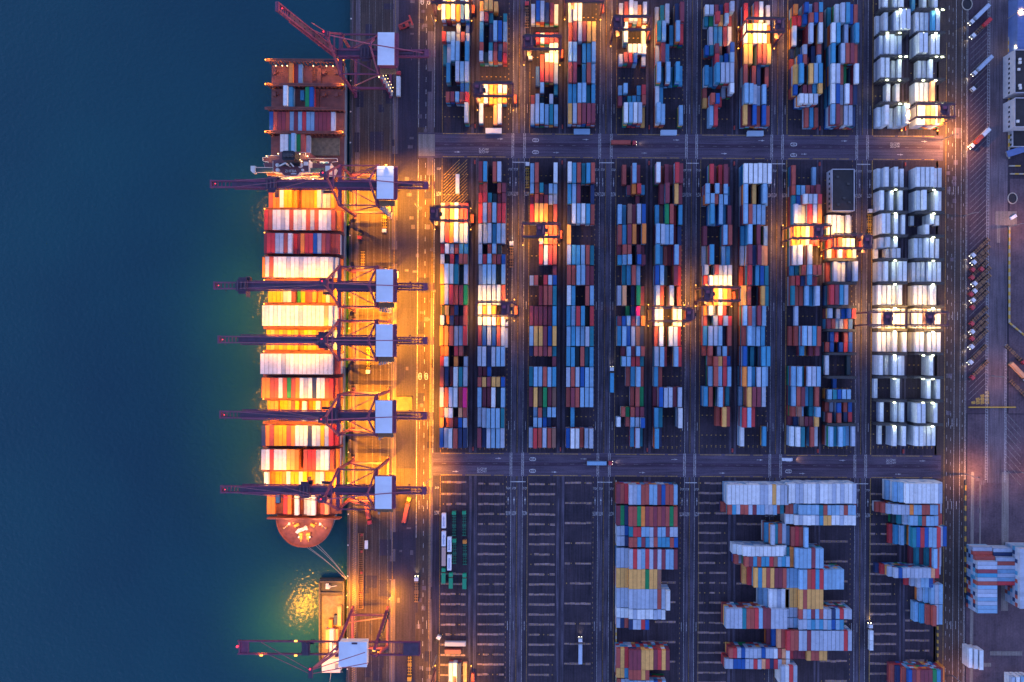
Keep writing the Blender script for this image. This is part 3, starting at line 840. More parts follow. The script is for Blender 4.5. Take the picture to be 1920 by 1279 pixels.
for x, y in ((905, 283), (1676, 268), (905, 882), (1672, 861)):
    text_mesh(mb, 'SLOW', x, y - 2, 2.2); text_mesh(mb, 'SLOW', x, y + 3, 2.2)
tag(mb.build('road_markings', MT['m_white']), kind='structure')
mb = MB()
for r in Yl: gr(mb, *r, .021)
for r in DOTS: gr(mb, *r, .027)
for p, q in HAT: diag(mb, p, q, .8, .021)
tag(mb.build('yellow_road_markings', MT['m_yellow']), kind='structure')
mb = MB()
for r in D: gr(mb, *r, .022)
for p, q in STR: diag(mb, p, q, .9, .020)
tag(mb.build('worn_road_markings', MT['m_dim']), kind='structure')
mb = MB()
srn = random.Random(11)
for (x0, x1, y0, y1) in SLOT:
    n = 5; w = (x1 - x0) / n
    for k in range(n):
        if srn.random() < .09: continue
        j = srn.uniform(-.35, .35)
        gr(mb, x0 + w * k + srn.uniform(0, .5), x0 + w * (k + 1) - srn.uniform(0, .5), y0 + srn.uniform(-.2, .6) + j, y1 - srn.uniform(-.2, .6) + j, .018)
tag(mb.build('slot_bar_ground', MT['g_slot']), kind='structure')
# repair patches in the paving
mb = MB()
prnd = random.Random(3)
for x, y, w, h in ((801, 427, 8, 9), (773, 427, 7, 8), (799, 600, 8, 8), (798, 1104, 7, 8), (1776, 320, 7, 7), (1788, 330, 7, 8), (1788, 340, 7, 8), (1778, 350, 7, 8), (1788, 372, 7, 8),
                   (1790, 300, 8, 9), (1784, 482, 6, 7), (1782, 700, 7, 8), (1780, 770, 7, 8), (1835, 893, 8, 8), (1843, 900, 8, 9), (1835, 952, 8, 9), (1793, 245, 14, 20)):
    gr(mb, x - w / 2, x + w / 2, y - h / 2, y + h / 2, .0165)
for k in range(46):
    x = prnd.uniform(745, 812); y = prnd.uniform(-40, 1300); gr(mb, x, x + prnd.uniform(3, 9), y, y + prnd.uniform(3, 9), .0175 + .0002 * k)
tag(mb.build('patched_paving_ground', MT['g_band']), kind='structure')
mb = MB()
prnd = random.Random(5)
for k in range(60):
    x = prnd.uniform(660, 810); y = prnd.uniform(-40, 1300)
    gr(mb, x, x + prnd.uniform(6, 26), y, y + prnd.uniform(8, 40), .0085 + .0001 * k)
tag(mb.build('resurfaced_ground', MT['g_apron_dark']), kind='structure')
# crane rails
mb = MB()
for x in (666.2, 731.2):
    gr(mb, x - .45, x + .45, YN, YS, .028)
tag(mb.build('crane_rail_tracks', MT['darksteel']), kind='structure')
# ------------------------------------------------------------------ ship-to-shore cranes
def quay_crane(gy, raised=False):
    root = empty('quay_crane', *G(698.7, gy))
    M = MT['crane']; DK = MT['crane_dark']
    hy = 11.4; X0, X1 = -10.9, 10.9
    for x in (X0, X1):
        m = MB(); m.cbox(x, 0, 3.2, 1.5, 27, 1.8)
        for y in (-11, -6.5, 6.5, 11):
            m.cbox(x, y, 1.7, 1.1, 3.4, 1.4)
        m.build('sill_beam', M, root)
        for y in (-12.2, -9.8, -7.7, -5.3, 5.3, 7.7, 9.8, 12.2):
            MB().cyl((x - .35, y, .62), (x + .35, y, .62), .58, n=10).build('bogie_wheel', MT['darksteel'], root)
        for y in (-hy, hy):
            m = MB(); m.bar((x, y, 4), (x, y, 41), 1.45, 1.3); m.build('leg', M, root)
        m = MB(); m.cbox(x, 0, 40.6, 1.9, 2 * hy + 1.6, 2.2); m.build('upper_cross_beam', M, root)
    for y in (-hy, hy):
        m = MB(); m.cbox(0, y, 15.2, 21, 1.1, 1.9); m.build('portal_beam', M, root)
        m = MB(); m.cbox(0, y, 41, 20.6, .7, 1.0); m.build('upper_tie_beam', M, root)
        m = MB(); m.bar((X0, y, 16.4), (X1, y, 39.5), .62); m.build('diagonal_brace', M, root)
    for sgn in (-1, 1):
        m = MB(); m.bar((X0 + 4, sgn * 1.9, 43), (X1 - 1, sgn * 10.4, 41.6), .5); m.build('plan_brace', M, root)
    # fixed girder with trolley way, festoon platform and back end
    m = MB()
    for y in (-1.75, 1.75): m.cbox(13, y, 42.4, 50, .85, 2.0)
    for k in range(26): m.cbox(-11 + 2 * k, 0, 42.2, .55, 3.4, .5)
    m.cbox(4, -2.65, 42.0, 32, .95, .22); m.cbox(4, 2.75, 42.0, 32, .75, .22)
    m.build('girder', M, root)
    m = MB(); m.cbox(3, 0, 42.9, 34, 2.7, .3); m.cbox(27, .0, 43, 8, 1.6, .5); m.build('cable_trough', DK, root)
    m = MB(); m.cbox(39, 0, 42.6, 2.6, 4.2, 2.2)
    for k in range(5): m.bar((40.2 + .9 * k, -2.2, 43), (40.2 + .9 * k, 2.2, 43), .22)
    for k in (30, 34.5, 38): m.bar((k, -3.6, 42), (k, 3.6, 42), .22)
    m.cbox(35.5, 0, 41.95, 12, .3, .2)
    m.build('back_end_platform', M, root)
    # boom
    hinge = (-13.2, 0, 42.4)
    bo = empty('boom', *hinge); bo.parent = root
    m = MB()
    for y in (-1.75, 1.75): m.cbox(-32.6, y, 0, 65, .8, 1.9)
    for k in range(33): m.cbox(-1.5 - 2 * k, 0, .1, .5, 3.4, .45)
    m.cbox(-27, -2.7, -.4, 52, .7, .2); m.cbox(-27, 2.7, -.4, 52, .7, .2)
    m.cbox(-65, 0, 0, 1.0, 4.6, 1.8)
    m.build('boom_girder', M, bo)
    m = MB(); m.cbox(-27, 0, .55, 54, 2.7, .3)
    for k in range(9): m.cbox(-6 - 5.4 * k, (.9 if k % 2 else -.9), .9, .9, .5, .4)
    m.build('boom_cable_trough', DK, bo)
    if raised:
        bo.rotation_euler = (0, math.radians(78.5), 0)
    m = MB(); m.cyl((-62.5, 0, 1.0), (-62.5, 0, 1.5), .22, n=8); m.build('warning_light', MT['lamp_red'], bo)
    # masts
    m = MB()
    for sgn in (-1, 1): m.bar((X0, sgn * hy, 41.5), (X0, sgn * 1.2, 70), 1.05)
    m.cbox(X0, 0, 70, 2.4, 3.4, 1.6); m.cbox(X0, 0, 56, .7, 12.2, .7)
    m.build('apex_mast', M, root)
    m = MB()
    m.cbox(X0 - 1.2, 0, 71.6, 3.6, 2.6, 1.8); m.cbox(X0 - 2.2, 1.7, 70.6, 1.4, 1.2, 2.0)
    m.build('sheave_platform', DK, root)
    m = MB(); m.cyl((X0 - 1.4, .6, 72.5), (X0 - 1.4, .6, 73.0), .3, n=8); m.build('mast_warning_light', MT['lamp_red'], root)
    m = MB()
    for sgn in (-1, 1): m.bar((X1, sgn * hy, 41.5), (X1 - 1.6, sgn * .5, 56.5), .95)
    m.cbox(X1 - 1.6, 0, 56.6, 1.6, 2.2, 1.2)
    m.build('rear_mast', M, root)
    m = MB(); m.bar((X0, 0, 70), (X1 - 1.6, 0, 57), .55); m.bar((X1 - 1.6, 0, 57), (37, 0, 43.8), .5); m.build('back_stay', M, root)
    m = MB()
    if raised:
        for sgn in (-1, 1): m.bar((X0, sgn * 1.1, 70), (hinge[0] - 3, sgn * 1.7, 82), .4)
    else:
        for sgn in (-1, 1):
            m.bar((X0, sgn * .9, 70.4), (-42, sgn * 1.75, 43.4), .30); m.bar((X0, sgn * .9, 70.4), (-70, sgn * 1.75, 43.4), .30)
    m.build('fore_stay', M, root)
    # machinery house
    hs = MB()
    hs.box(12.4, 22.2, -9.0, 9.0, 44.0, 49.6)
    h = hs.build('machinery_house', MT['crane'], root)
    m = MB(); m.box(12.2, 21.6, -9.2, 9.2, 49.65, 50.1)
    for k in range(5): m.box(12.2, 21.6, -7.4 + 3.7 * k - .06, -7.4 + 3.7 * k + .06, 50.1, 50.18)
    m.build('roof', MT['roofwhite'], h)
    m = MB(); m.box(21.9, 23.8, -9.4, 9.4, 48.6, 48.9)
    for k in range(10): m.bar((22.9, -9 + 2 * k, 48.9), (22.9, -9 + 2 * k, 50), .12)
    m.build('roof_walkway', MT['crane'], h)
    m = MB(); m.box(12.4, 21.4, -12.2, -9.2, 43.4, 43.9)
    for k in range(18): m.box(12.6 + .5 * k, 12.8 + .5 * k, -12.2, -9.2, 43.9, 44.05)
    m.build('service_platform', MT['chassis'], h)
    # trolley, cab and spreader
    t = empty('trolley', -26, 0, 0); t.parent = root
    m = MB(); m.cbox(0, 0, 43.8, 6.2, 6.4, 1.3); m.cbox(0, 3.4, 43, 4.4, 2.6, .9); m.cbox(0, -3.4, 43, 4.4, 2.6, .9)
    for k in (-2, 0, 2): m.cyl((k, -2.4, 44.7), (k, 2.4, 44.7), .5, n=8)
    m.build('trolley_frame', DK, t)
    m = MB(); m.cbox(2.6, 3.9, 39.5, 2.4, 2.2, 2.6); m.build('operator_cab', MT['glass'], t)
    m = MB()
    for sx in (-2.2, 2.2):
        for sy in (-1.1, 1.1): m.bar((sx, sy, 43), (sx * .7, sy, 34.2), .10)
    m.cbox(0, 0, 33.9, 2.2, 12.0, .7)
    m.build('spreader', DK, t)
    # zigzag stair on the landside leg, walkways with rails
    m = MB()
    for k in range(9):
        z = 5 + 4 * k; y0, y1 = ((-13.6, -9.8) if k % 2 else (-9.8, -13.6))
        m.bar((12.7, y0, z), (12.7, y1, z + 4), .9, .2); m.cbox(12.7, y1, z + 4, 1.2, 1.2, .15)
    m.build('access_stair', MT['steel'], root)
    for sgn in (-1, 1):
        m = MB(); m.cbox(X0 - 6.5, sgn * 3.9, 41.1, 6, 1.5, .15); m.cbox(X0 - 6.5, sgn * 4.6, 41.9, 6, .1, 1.5)
        if sgn < 0:
            for k in range(7): m.bar((X0 - 9 + .9 * k, -5.2, 41.15), (X0 - 9 + .9 * k, -3.4, 41.2), .25)
        m.build('hinge_walkway', DK, root)
    return root

def add_floods(root, pts, P0, col=SODIUM, size=140):
    for (x, y, z, f, *sz) in pts:
        m = MB(); m.cbox(x, y, z, .9, .7, .5)
        fl = m.build('floodlight', MT['darksteel'], root)
        m = MB(); m.cbox(x, y, z - .3, .7, .5, .1); m.build('lens', MT['lamp_or'], fl)
        lamp('flood_lamp', fl, (x, y, z - .55), P0 * f, col, size=sz[0] if sz else size, blend=1.0, radius=3.0 if x < -30 else .5)
STS_POW = 62000
proto = quay_crane(549.9 - 2.2)
add_floods(proto, [(-76.5, -2.9, 40.6, 1.3), (-53, 2.9, 40.6, 1.05), (-37, -2.9, 40.6, 1.15), (-23, 2.9, 40.6, 1.15),
                   (-5, -2.9, 40.4, 9, 74), (4, 2.9, 40.4, 10, 74), (23, -2.9, 40.4, 5.5, 84), (30, 2.9, 40.4, 8, 76)], STS_POW)
tag(proto, 'maroon quay crane with trolley run out along its boom past the ship side', 'quay crane', 'quay cranes along the ship')
def set_trolley(root, x):
    for c in kids(root):
        if c.name.startswith('trolley'): c.location.x = x
set_trolley(proto, -66)
crane_spec = [(373.6, -49.5, 'maroon quay crane with boom over the ship just below the bridge', .9),
              (640.2, -20, 'maroon quay crane with boom over the middle of the ship, between the white bays', 1.0),
              (769.0, -13.5, 'maroon quay crane with boom above the orange bays, beside the dark walled slab', 1.0),
              (897.0, -29.5, 'maroon quay crane nearest the ship bow with a trolley near the quay edge', .95)]
for (gy, tx, lab, f), reach in zip(crane_spec, (1.095, 1.02, 1.0, .99)):
    c = copy_tree(proto)
    c.location = (*G(698.7, gy), 0)
    set_trolley(c, tx)
    for k in kids(c):
        if k.name.startswith('boom'): k.scale.x = reach
    tag(c, lab)
    if gy < 400:
        fl = MB().cbox(17.5, 9.6, 50.6, .9, .9, .8).build('roof_floodlight', MT['lamp_or'], c)
        lamp('flood_lamp', fl, (17.5, 11.2, 51.2), 9000, (1, .6, .22), 'POINT', radius=.3)
    if f < 1:
        for k in kids(c):
            for q in kids(k):
                if q.type == 'LIGHT':
                    q.data = q.data.copy(); q.data.energy *= f
                    if f < .95 and q.location.x < -45: q.data.energy *= .5
for k in kids(proto):
    if k.name == 'boom': k.scale.x = 1.06
rc = quay_crane(147.8, True)
set_trolley(rc, 4)
for (x, y, z) in ((-9, 12.2, 15.0), (-4, 12.2, 15.0), (1, 12.2, 15), (6, 12.2, 15), (10.9, 12.4, 15), (10.9, -12.4, 39), (-10.9, 12.6, 10)):
    m = MB(); m.cyl((x, y, z), (x, y, z + .5), .35, n=8); m.build('deck_lamp', MT['lamp_wm'], rc)
for k in range(12):
    m = MB(); m.cyl((12.9, -8 + (k % 2) * -3, 6 + 2.8 * k), (12.9, -8 + (k % 2) * -3, 6.3 + 2.8 * k), .22, n=6); m.build('stair_lamp', MT['lamp_wm'], rc)
tag(rc, 'maroon quay crane with its boom raised upright near the ship stern', 'quay crane', 'quay cranes along the ship')

# the different crane above the barge
def barge_crane(gy):
    root = empty('quay_crane', *G(698.7, gy))
    M = MT['crane']
    for x in (-10.9, 10.9):
        m = MB(); m.cbox(x, 0, 2.8, 1.4, 26, 1.7); m.build('sill_beam', M, root)
        for y in (-12, -9.6, -7.4, 7.4, 9.6, 12): MB().cyl((x - .35, y, .62), (x + .35, y, .62), .58, n=10).build('bogie_wheel', MT['darksteel'], root)
        for sgn in (-1, 1):
            m = MB(); m.bar((x, sgn * 11.6, 3.4), (x, sgn * 1.8, 43), 1.5, 1.3); m.build('leg', M, root)
    for sgn in (-1, 1):
        m = MB(); m.cbox(0, sgn * 10.2, 9.4, 21.6, 1.1, 1.5); m.build('portal_beam', M, root)
        m = MB(); m.bar((-10.9, sgn * 8, 17), (10.9, sgn * 9.4, 11), .7); m.build('diagonal_brace', M, root)
    m = MB()
    for y in (-3.7, 3.7): m.cbox(-17, y, 36, 106, .75, 1.5)
    for x in (-69, -64, 33.5, 36): m.cbox(x, 0, 36, .8, 7.4, 1.2)
    m.cbox(-66.5, 0, 35.8, 4.4, 6.6, .5)
    for k in range(12): m.cbox(20 + 1.4 * k, 0, 35.8, .35, 7.2, .5)
    for k in range(6): m.cbox(-17 + 2.2 * k, 0, 35.8, .35, 7.2, .5)
    m.build('boom_girder', M, root)
    m = MB(); m.cbox(31, 0, 36.6, 9, 6.8, 1.5); m.build('back_end_platform', MT['crane_dark'], root)
    h = MB().box(-9.2, 6.4, -8.0, 6.0, 37.2, 42.6).build('machinery_house', MT['shipwhite'], root)
    m = MB(); m.box(-9.5, 6.7, -8.2, 6.2, 42.65, 43.1); m.box(-2, 1.2, 5.0, 5.9, 43.1, 43.5, mi=1); m.build('roof', [MT['roofwhite'], MT['crane_dark']], h)
    m = MB(); m.bar((-10.9, 0, 43), (-20, -2, 63), 1.1); m.bar((-10.9, 3, 43), (-20, -2, 63), .9); m.build('apex_mast', M, root)
    m = MB(); m.cbox(-20, -3.5, 62.5, 2.2, 5.5, 1.4); m.build('sheave_platform', MT['crane_dark'], root)
    m = MB(); m.bar((-20, -2, 63), (-56, 3.4, 37), .3); m.bar((-20, -4, 63), (-52, -3.6, 37), .3); m.bar((-20, -2, 63), (6, 1, 45), .35); m.bar((-20, -4, 63), (8, -5, 45), .35); m.build('fore_stay', M, root)
    m = MB(); m.cyl((-69.8, 1, 37), (-69.8, 1, 38), .55, n=8); m.cyl((-20, -1, 63.6), (-20, -1, 64.2), .4, n=8); m.build('warning_light', MT['lamp_red'], root)
    t = empty('trolley', -30, 0, 0); t.parent = root
    MB().cbox(0, 0, 37.2, 4.6, 7.6, 1.4).cbox(1, 0, 38.2, 1, 6, .8).build('trolley_frame', MT['crane_dark'], t)
    MB().cbox(2.6, 2.5, 33.6, 2.2, 2.0, 2.4).build('operator_cab', MT['glass'], t)
    m = MB()
    for k in range(10):
        z = 4 + 3.4 * k; f = 1 - z / 46
        m.cbox(12.4, 10.8 * f + 1.2, z, 1.2, 2.4, .25)
        m.bar((12.4, 10.8 * f, z), (12.4, 10.8 * (1 - (z + 3.4) / 46) + 2.4, z + 3.4), .8, .2)
    m.build('access_stair', MT['darksteel'], root)
    add_floods(root, [(-56, -3.7, 36.9, .8), (-52, 2.9, 34.9, .9), (-36, 3.0, 34.9, .7), (-33, -3.0, 34.9, .5), (-24, 0, 34.9, .35), (12, -2, 34.9, .9), (10, 1.5, 34.9, .6), (-4, 3, 34.6, .25)], 130000)
    for (x, y, z) in ((-56, -4.2, 36.9), (-36, -4.2, 36.9), (-36, 4.2, 36.9), (9.5, -1, 36.9)):
        MB().cbox(x, y, z, 1.6, .8, .6).build('deck_lamp', MT['lamp_or'], root)
    return root
bc = barge_crane(1175.6)
tag(bc, 'twin girder quay crane with pale blue winch house over the barge', 'quay crane', 'quay cranes along the ship')

# ------------------------------------------------------------------ yard gantry cranes
def yard_crane():
    root = empty('yard_gantry_crane', 0, 0)
    M = MT['rtg']; hx, hy = 11.2, 3.7
    for y in (-hy, hy):
        m = MB(); m.cbox(0, y, 22.6, 2 * hx + 1.4, .8, 1.5); m.build('top_beam', M, root)
        m = MB(); m.cbox(0, y + math.copysign(.85, y), 23.0, 2 * hx, .6, .1)
        for k in range(12): m.bar((-hx + 2 * k, y + math.copysign(1.1, y), 23), (-hx + 2 * k, y + math.copysign(1.1, y), 24), .08)
        m.bar((-hx, y + math.copysign(1.1, y), 24), (hx, y + math.copysign(1.1, y), 24), .09)
        m.build('beam_walkway', MT['darksteel'], root)
        for x in (-hx, hx):
            m = MB(); m.bar((x, y * 1.05, 2.4), (x, y, 22), .95, .8); m.build('leg', M, root)
    for x in (-hx, hx):
        MB().cbox(x, 0, 2.2, .9, 12.6, 1.1).build('sill_beam', M, root)
        MB().cbox(x, 0, 22.4, .7, 2 * hy, .8).build('end_tie', M, root)
        for y in (-5.6, -3.9, 3.9, 5.6): MB().cyl((x - .35, y, .75), (x + .35, y, .75), .75, n=12).build('wheel', MT['tyre'], root)
    MB().cbox(hx + 1.2, 0, 3.4, 1.6, 5, 2.2).build('power_house', MT['redgear'], root)
    t = empty('trolley', 0, 0, 0); t.parent = root
    m = MB(); m.cbox(0, 0, 24, 5.4, 6.6, .7); m.cbox(-.8, 1.2, 25, 2.6, 2.2, 1.4); m.cyl((1.2, -2.4, 25), (1.2, 2.4, 25), .7, n=10); m.cbox(2.2, 2.6, 24.8, .9, .9, 1.1); m.cbox(-2.1, -2.4, 24.7, 1, 1.4, .9)
    m.build('trolley_frame', MT['rtg'], t)
    MB().cbox(-.9, 1.0, 25.85, 2.0, 1.6, .25).build('winch_cover', MT['crane'], t)
    MB().cbox(3.1, 0, 20.9, 2.0, 2.2, 2.4).build('operator_cab', MT['glass'], t)
    m = MB()
    for sx in (-.9, .9):
        for sy in (-3, 3): m.bar((sx, sy * .6, 23.6), (sx, sy * .6, 17.4), .08)
    m.cbox(0, 0, 17.2, 2.2, 12.1, .5)
    m.build('spreader', MT['rtg'], t)
    for (x, y) in ((-hx, -6.6), (-hx, 6.6), (hx, -6.6), (hx, 6.6)):
        MB().cyl((x, y, 2.4), (x, y, 3.0), .32, n=8).build('corner_lamp', MT['lamp_or'], root)
    return root
RTG_POW = 18500
yc = yard_crane()
for (x, y, f) in ((-8, -4.9, 1), (0, 4.9, 1), (8, -4.9, 1), (-8, 4.9, .9), (0, -4.9, .9), (8, 4.9, .9)):
    m = MB(); m.cbox(x, y, 22.2, .8, .6, .4); fl = m.build('floodlight', MT['darksteel'], yc)
    MB().cbox(x, y, 21.95, .6, .45, .1).build('lens', MT['lamp_or'], fl)
    lamp('flood_lamp', fl, (x, y, 21.75), RTG_POW * f, WARM, size=140, blend=1.0, radius=.4)
for x in (-11.9, 11.9):
    lamp('leg_lamp', yc, (x, 0, 14), RTG_POW * .4, SODIUM, size=120, blend=1.0, radius=.3)
rtgs = [   # left end x, right end x, beam rows, trolley x, label
 (889, 962.5, 156.5, 179, 897, 'above the lit orange bays in second column of the upper block'),
 (980, 1053, 69, 90, 992, 'in third column of the upper block, over a lit truck'),
 (1150, 1222, 32, 54, 1160, 'in fifth column of the upper block, over an open lit bay'),
 (1401, 1470, 34.5, 59.5, 1462, 'in eighth column of the upper block with purple tilted legs'),
 (1713, 1797, 197, 217.5, 1772, 'at the east end of the upper block beside the ring road'),
 (808, 880, -18, 3, 822, 'cut by top edge of frame nearest the quay road'),
 (1060, 1132, -20, 1, 1075, 'cut by top edge of frame in fourth column'),
 (806.5, 878, 388, 413.5, 815, 'over the first column, next to the yellow hatched bay'),
 (978, 1051, 421, 442, 1014, 'over the third column, middle block, trolley in mid span'),
 (891, 964, 568, 590, 948, 'over the second column, middle block, trolley at its right'),
 (1313, 1391, 538, 564, 1329, 'over the seventh column, middle block, trolley at its left'),
 (1222, 1297, 579, 600, 1294, 'over the sixth column, middle block, trolley past right leg'),
 (1484, 1561, 423, 445.5, 1535, 'over the ninth column, left of the flat roofed building'),
 (1560, 1636, 440.5, 465, 1627, 'over the tenth column below the flat roofed building'),
 (1627, 1702, 587, 608, 1665, 'over the eleventh column among white refrigerated boxes'),
 (1703, 1782, 587, 608, 1744, 'over the twelfth column among white refrigerated boxes, by the ring road'),
 (806, 880, 1284, 1306, 850, 'cut by the bottom edge of frame beside the quay road'),
]
for i, (xl, xr, y1, y2, tx, lab) in enumerate(rtgs):
    c = yc if i == 0 else copy_tree(yc)
    gx, gy = U((xl + xr) / 2, (y1 + y2) / 2, 23)
    c.location = (*G(gx, gy), 0)
    tg, _ = U(tx, (y1 + y2) / 2, 24)
    for k in kids(c):
        if k.name.startswith('trolley'): k.location.x = (tg - gx) * S
    tag(c, 'dark red yard crane ' + lab, 'gantry crane', 'yard gantry cranes')
    if i in (4, 14, 15):
        for k in kids(c):
            for q in [k] + kids(k):
                if q.type == 'LIGHT':
                    q.data = q.data.copy(); q.data.color = (1.0, 0.5, 0.11)
# ------------------------------------------------------------------ container ship
ship = empty('container_ship', *G(SHIP_CX, 580))
tag(ship, 'long container ship with red decks moored along the quay under the cranes', 'container ship')
ox, oy = G(SHIP_CX, 580)
def sy_(gy): return (580 - gy) * S
HB = 22.65
def hull_outline(inset=0.0, bow=1021, z=0):
    pts = [(-HB + inset, sy_(134)), (HB - inset, sy_(134)), (HB - inset, sy_(930)), (HB - 1.2 - inset, sy_(948))]
    n = 18
    hw = 17.6 - inset
    y0 = sy_(966); yb = sy_(bow)
    arc = []
    for i in range(n + 1):
        t = i / n * math.pi / 2
        arc.append((hw * math.cos(t) ** .85, y0 + (yb - y0) * math.sin(t) ** 1.12))
    pts += arc + [(-x, y) for x, y in reversed(arc[:-1])]
    pts += [(-HB + 1.2 + inset, sy_(948)), (-HB + inset, sy_(930))]
    return pts[::-1]
hz = 8.2
o1 = hull_outline()
low = hull_outline(1.2, 1003)
MB().prism(o1, -3.6, hz, taper=low).build('hull', MT['hullgrey'], ship)
MB().prism(hull_outline(.35, 1019), hz, hz + .05).build('main_deck', MT['deckred'], ship)
# forecastle
fc = [p for p in hull_outline(.1, 1020) if p[1] < sy_(960)]
MB().prism(fc, hz + .06, 10.6).build('forecastle_deck', MT['deckred'], ship)
m = MB()
for i in range(len(fc) - 1):
    m.bar((*fc[i], 11.1), (*fc[i + 1], 11.1), .35, 1.2)
m.build('bow_bulwark', MT['deckred'], ship)
m = MB()
for sx in (-1, 1):
    m.cyl((sx * 3.4, sy_(996), 11.2), (sx * 1.2, sy_(996), 11.2), 1.0, n=12); m.cyl((sx * 6.2, sy_(982), 11.2), (sx * 3.6, sy_(978), 11.2), .9, n=12)
    m.cbox(sx * 2.2, sy_(1001), 11.1, 1.6, 3, 1.0); m.bar((sx * 1.8, sy_(998), 10.9), (sx * 2.4, sy_(1010), 10.9), .5)
    for k in range(4): m.cyl((sx * (7 + 2 * k), sy_(976 + 3 * k), 10.6), (sx * (7 + 2 * k), sy_(976 + 3 * k), 11.5), .4, n=8)
m.build('mooring_winches', MT['yellow'], ship)
m = MB()
m.bar((-4, sy_(990), 11.3), (1.6, sy_(984), 11.3), 2.0, 1.2); m.bar((-5, sy_(994), 11), (-3, sy_(987), 11), 1.8, 1.0); m.bar((0, sy_(981), 11.2), (1.8, sy_(988), 11.2), 1.0, .8); m.cyl((0, sy_(985), 10.6), (0, sy_(985), 21), .35, n=8)
m.build('foremast', MT['shipwhite'], ship)
m = MB()
for sx in (-1, 1):
    for gy in (976, 978.5): m.cbox(sx * 9.5, sy_(gy), 11.2, 1.1, .7, .8)
    m.bar((sx * 9, sy_(975), 10.7), (sx * 13, sy_(987), 10.7), .25); m.cbox(sx * 3.4, sy_(1001), 11.8, .9, .9, .5)
m.build('deck_fittings', MT['shipwhite'], ship)
m = MB(); m.cbox(0, sy_(966), 11.5, 2 * HB - 1, .8, 6.2); m.build('breakwater', MT['deckred'], ship)
for x, gy in ((-9, 974), (9, 974), (0, 1000)): lamp('forecastle_glow', ship, (x, sy_(gy), 17), 5200, (1, .44, .15), 'POINT', radius=.3)  # bare point lights added to warm the bow deck, no fixtures
# hatch covers and lashing bridges
bays = [b[0] for b in SHIPB]
for bi, gy in enumerate(bays):
    if bi == 3:
        segs = [(-22.2, -8)]; 
    else:
        segs = [(-22.2, -7.6), (-7.3, 7.3), (7.6, 22.2)]
    for a_, b_ in segs:
        m = MB(); m.box(a_, b_, sy_(gy + 18.6), sy_(gy - 18.6), hz + .06, DECK_Z - .05)
        for k in range(5): m.box(a_, b_, sy_(gy - 15 + 7.5 * k) - .1, sy_(gy - 15 + 7.5 * k) + .1, DECK_Z - .05, DECK_Z + .02)
        m.build('hatch_cover', MT['deckred'], ship)
    if bi == 3:
        m = MB(); m.box(1.2, 19.5, sy_(gy + 16), sy_(gy - 16), hz + .06, 9.4)
        for k in range(9): m.box(2 + 2.1 * k, 2.2 + 2.1 * k, sy_(gy + 16), sy_(gy - 16), 9.4, 9.55)
        m.build('open_hold_cover', MT['hatchwood'], ship)
bridges = [132.5] + [(bays[i] + bays[i + 1]) / 2 for i in range(3)] + [361] + [(bays[i] + bays[i + 1]) / 2 for i in range(4, len(bays) - 1)]
def lashing(top):
    m = MB()
    for sgn in (-.62, .62):
        m.cbox(0, sgn, top, 46.4, .45, .3)
        m.cbox(0, sgn, (top + hz) / 2 + 2, 46, .2, .2)
    m.cbox(0, 0, top - .2, 46.4, 1.1, .08)
    for k in range(19):
        m.cbox((k - 9) * 2.52, 0, (top + hz) / 2, .28, 1.4, top - hz)
        m.bar(((k - 9) * 2.52, -.75, top), ((k - 9) * 2.52, -.75, top + 1.1), .07)
    m.cbox(0, -.75, top + 1.1, 46.4, .07, .07)
    m.cbox(-23.6, 0, top - .3, 1.6, 1.6, .25); m.cbox(23.4, 0, top - .3, 1.4, 1.6, .25)
    return m
first = None
for i, gy in enumerate(bridges):
    top = 16.2
    if first is None:
        first = lashing(top).build('lashing_bridge', MT['deckred'], ship)
        ob = first
    else:
        ob = first.copy(); COL.objects.link(ob)
    ob.location = (0, sy_(gy), 0)
    if i in (0, 1, 3, 5, 6, 8, 9, 11, 13):
        for sx in (-23.9, 23.2):
            if i < 4 or sx < 0:
                MB().cbox(sx, 0, top + .4, .6, .6, .4).build('bridge_lamp', MT['lamp_or'], ob)
                if i < 4: lamp('deck_glow', ob, (sx * .93, 1.5, top + 1.5), 1800, SODIUM, 'POINT', radius=.3)
m = MB()
for x in (-19, -15, -12, 4, 12, 16): m.cbox(x, sy_(139), 12.4, .5, .5, .4)
m.build('stern_lamps', MT['lamp_wm'], ship)
for x in (-16, 5, 14): lamp('stern_glow', ship, (x, sy_(146), 16), 1300, SODIUM, 'POINT', radius=.3)
m = MB()
for gy in (150, 190): 
    for x in (-20, 10, 18): m.cbox(x, sy_(gy), 11.4, 2.2, 2.6, 1.6); m.cyl((x + 2, sy_(gy), 10.4), (x + 2, sy_(gy), 12), .5, n=8)
m.build('stern_winches', MT['deckred'], ship)
for a_, b_ in ((-4.5, 3.2), (6, 8.4)):
    MB().cbox((a_ + b_) / 2, sy_(157), 10.9, b_ - a_, 10.5, .8).build('stern_housing', MT['deckred'], ship)
# accommodation block and bridge
sp = empty('superstructure', 0, 0, 0); sp.parent = ship
def IM(px, py, z):
    x, y = P(px, py, z); return (x - ox, y - oy)
def poly(pts, z): return [IM(px, py, z) for px, py in pts]
ZB = 37.0
yA, yB = sy_(352), sy_(318)
yC = sy_(329)
MB().prism([(-20, yC), (-17.5, yA), (17.5, yA), (20, yC)][::-1], 10.6, 30.5, taper=[(-19, yC), (-15.5, yA), (15.5, yA), (19, yC)][::-1]).build('deckhouse', MT['shipwhite'], sp)
MB().prism([(-19.8, yC), (-17.3, yA + .2), (17.3, yA + .2), (19.8, yC)][::-1], 30.52, 30.7).build('upper_deck', MT['shipmaroon'], sp)
front = poly([(512, 300), (580, 300), (580, 322), (563, 323), (557, 329.6), (534, 329.6), (527.5, 323.5), (512, 322.5)], ZB)
MB().prism(front[::-1], 30.5, ZB).build('bridge_deckhouse', MT['shipwhite'], sp)
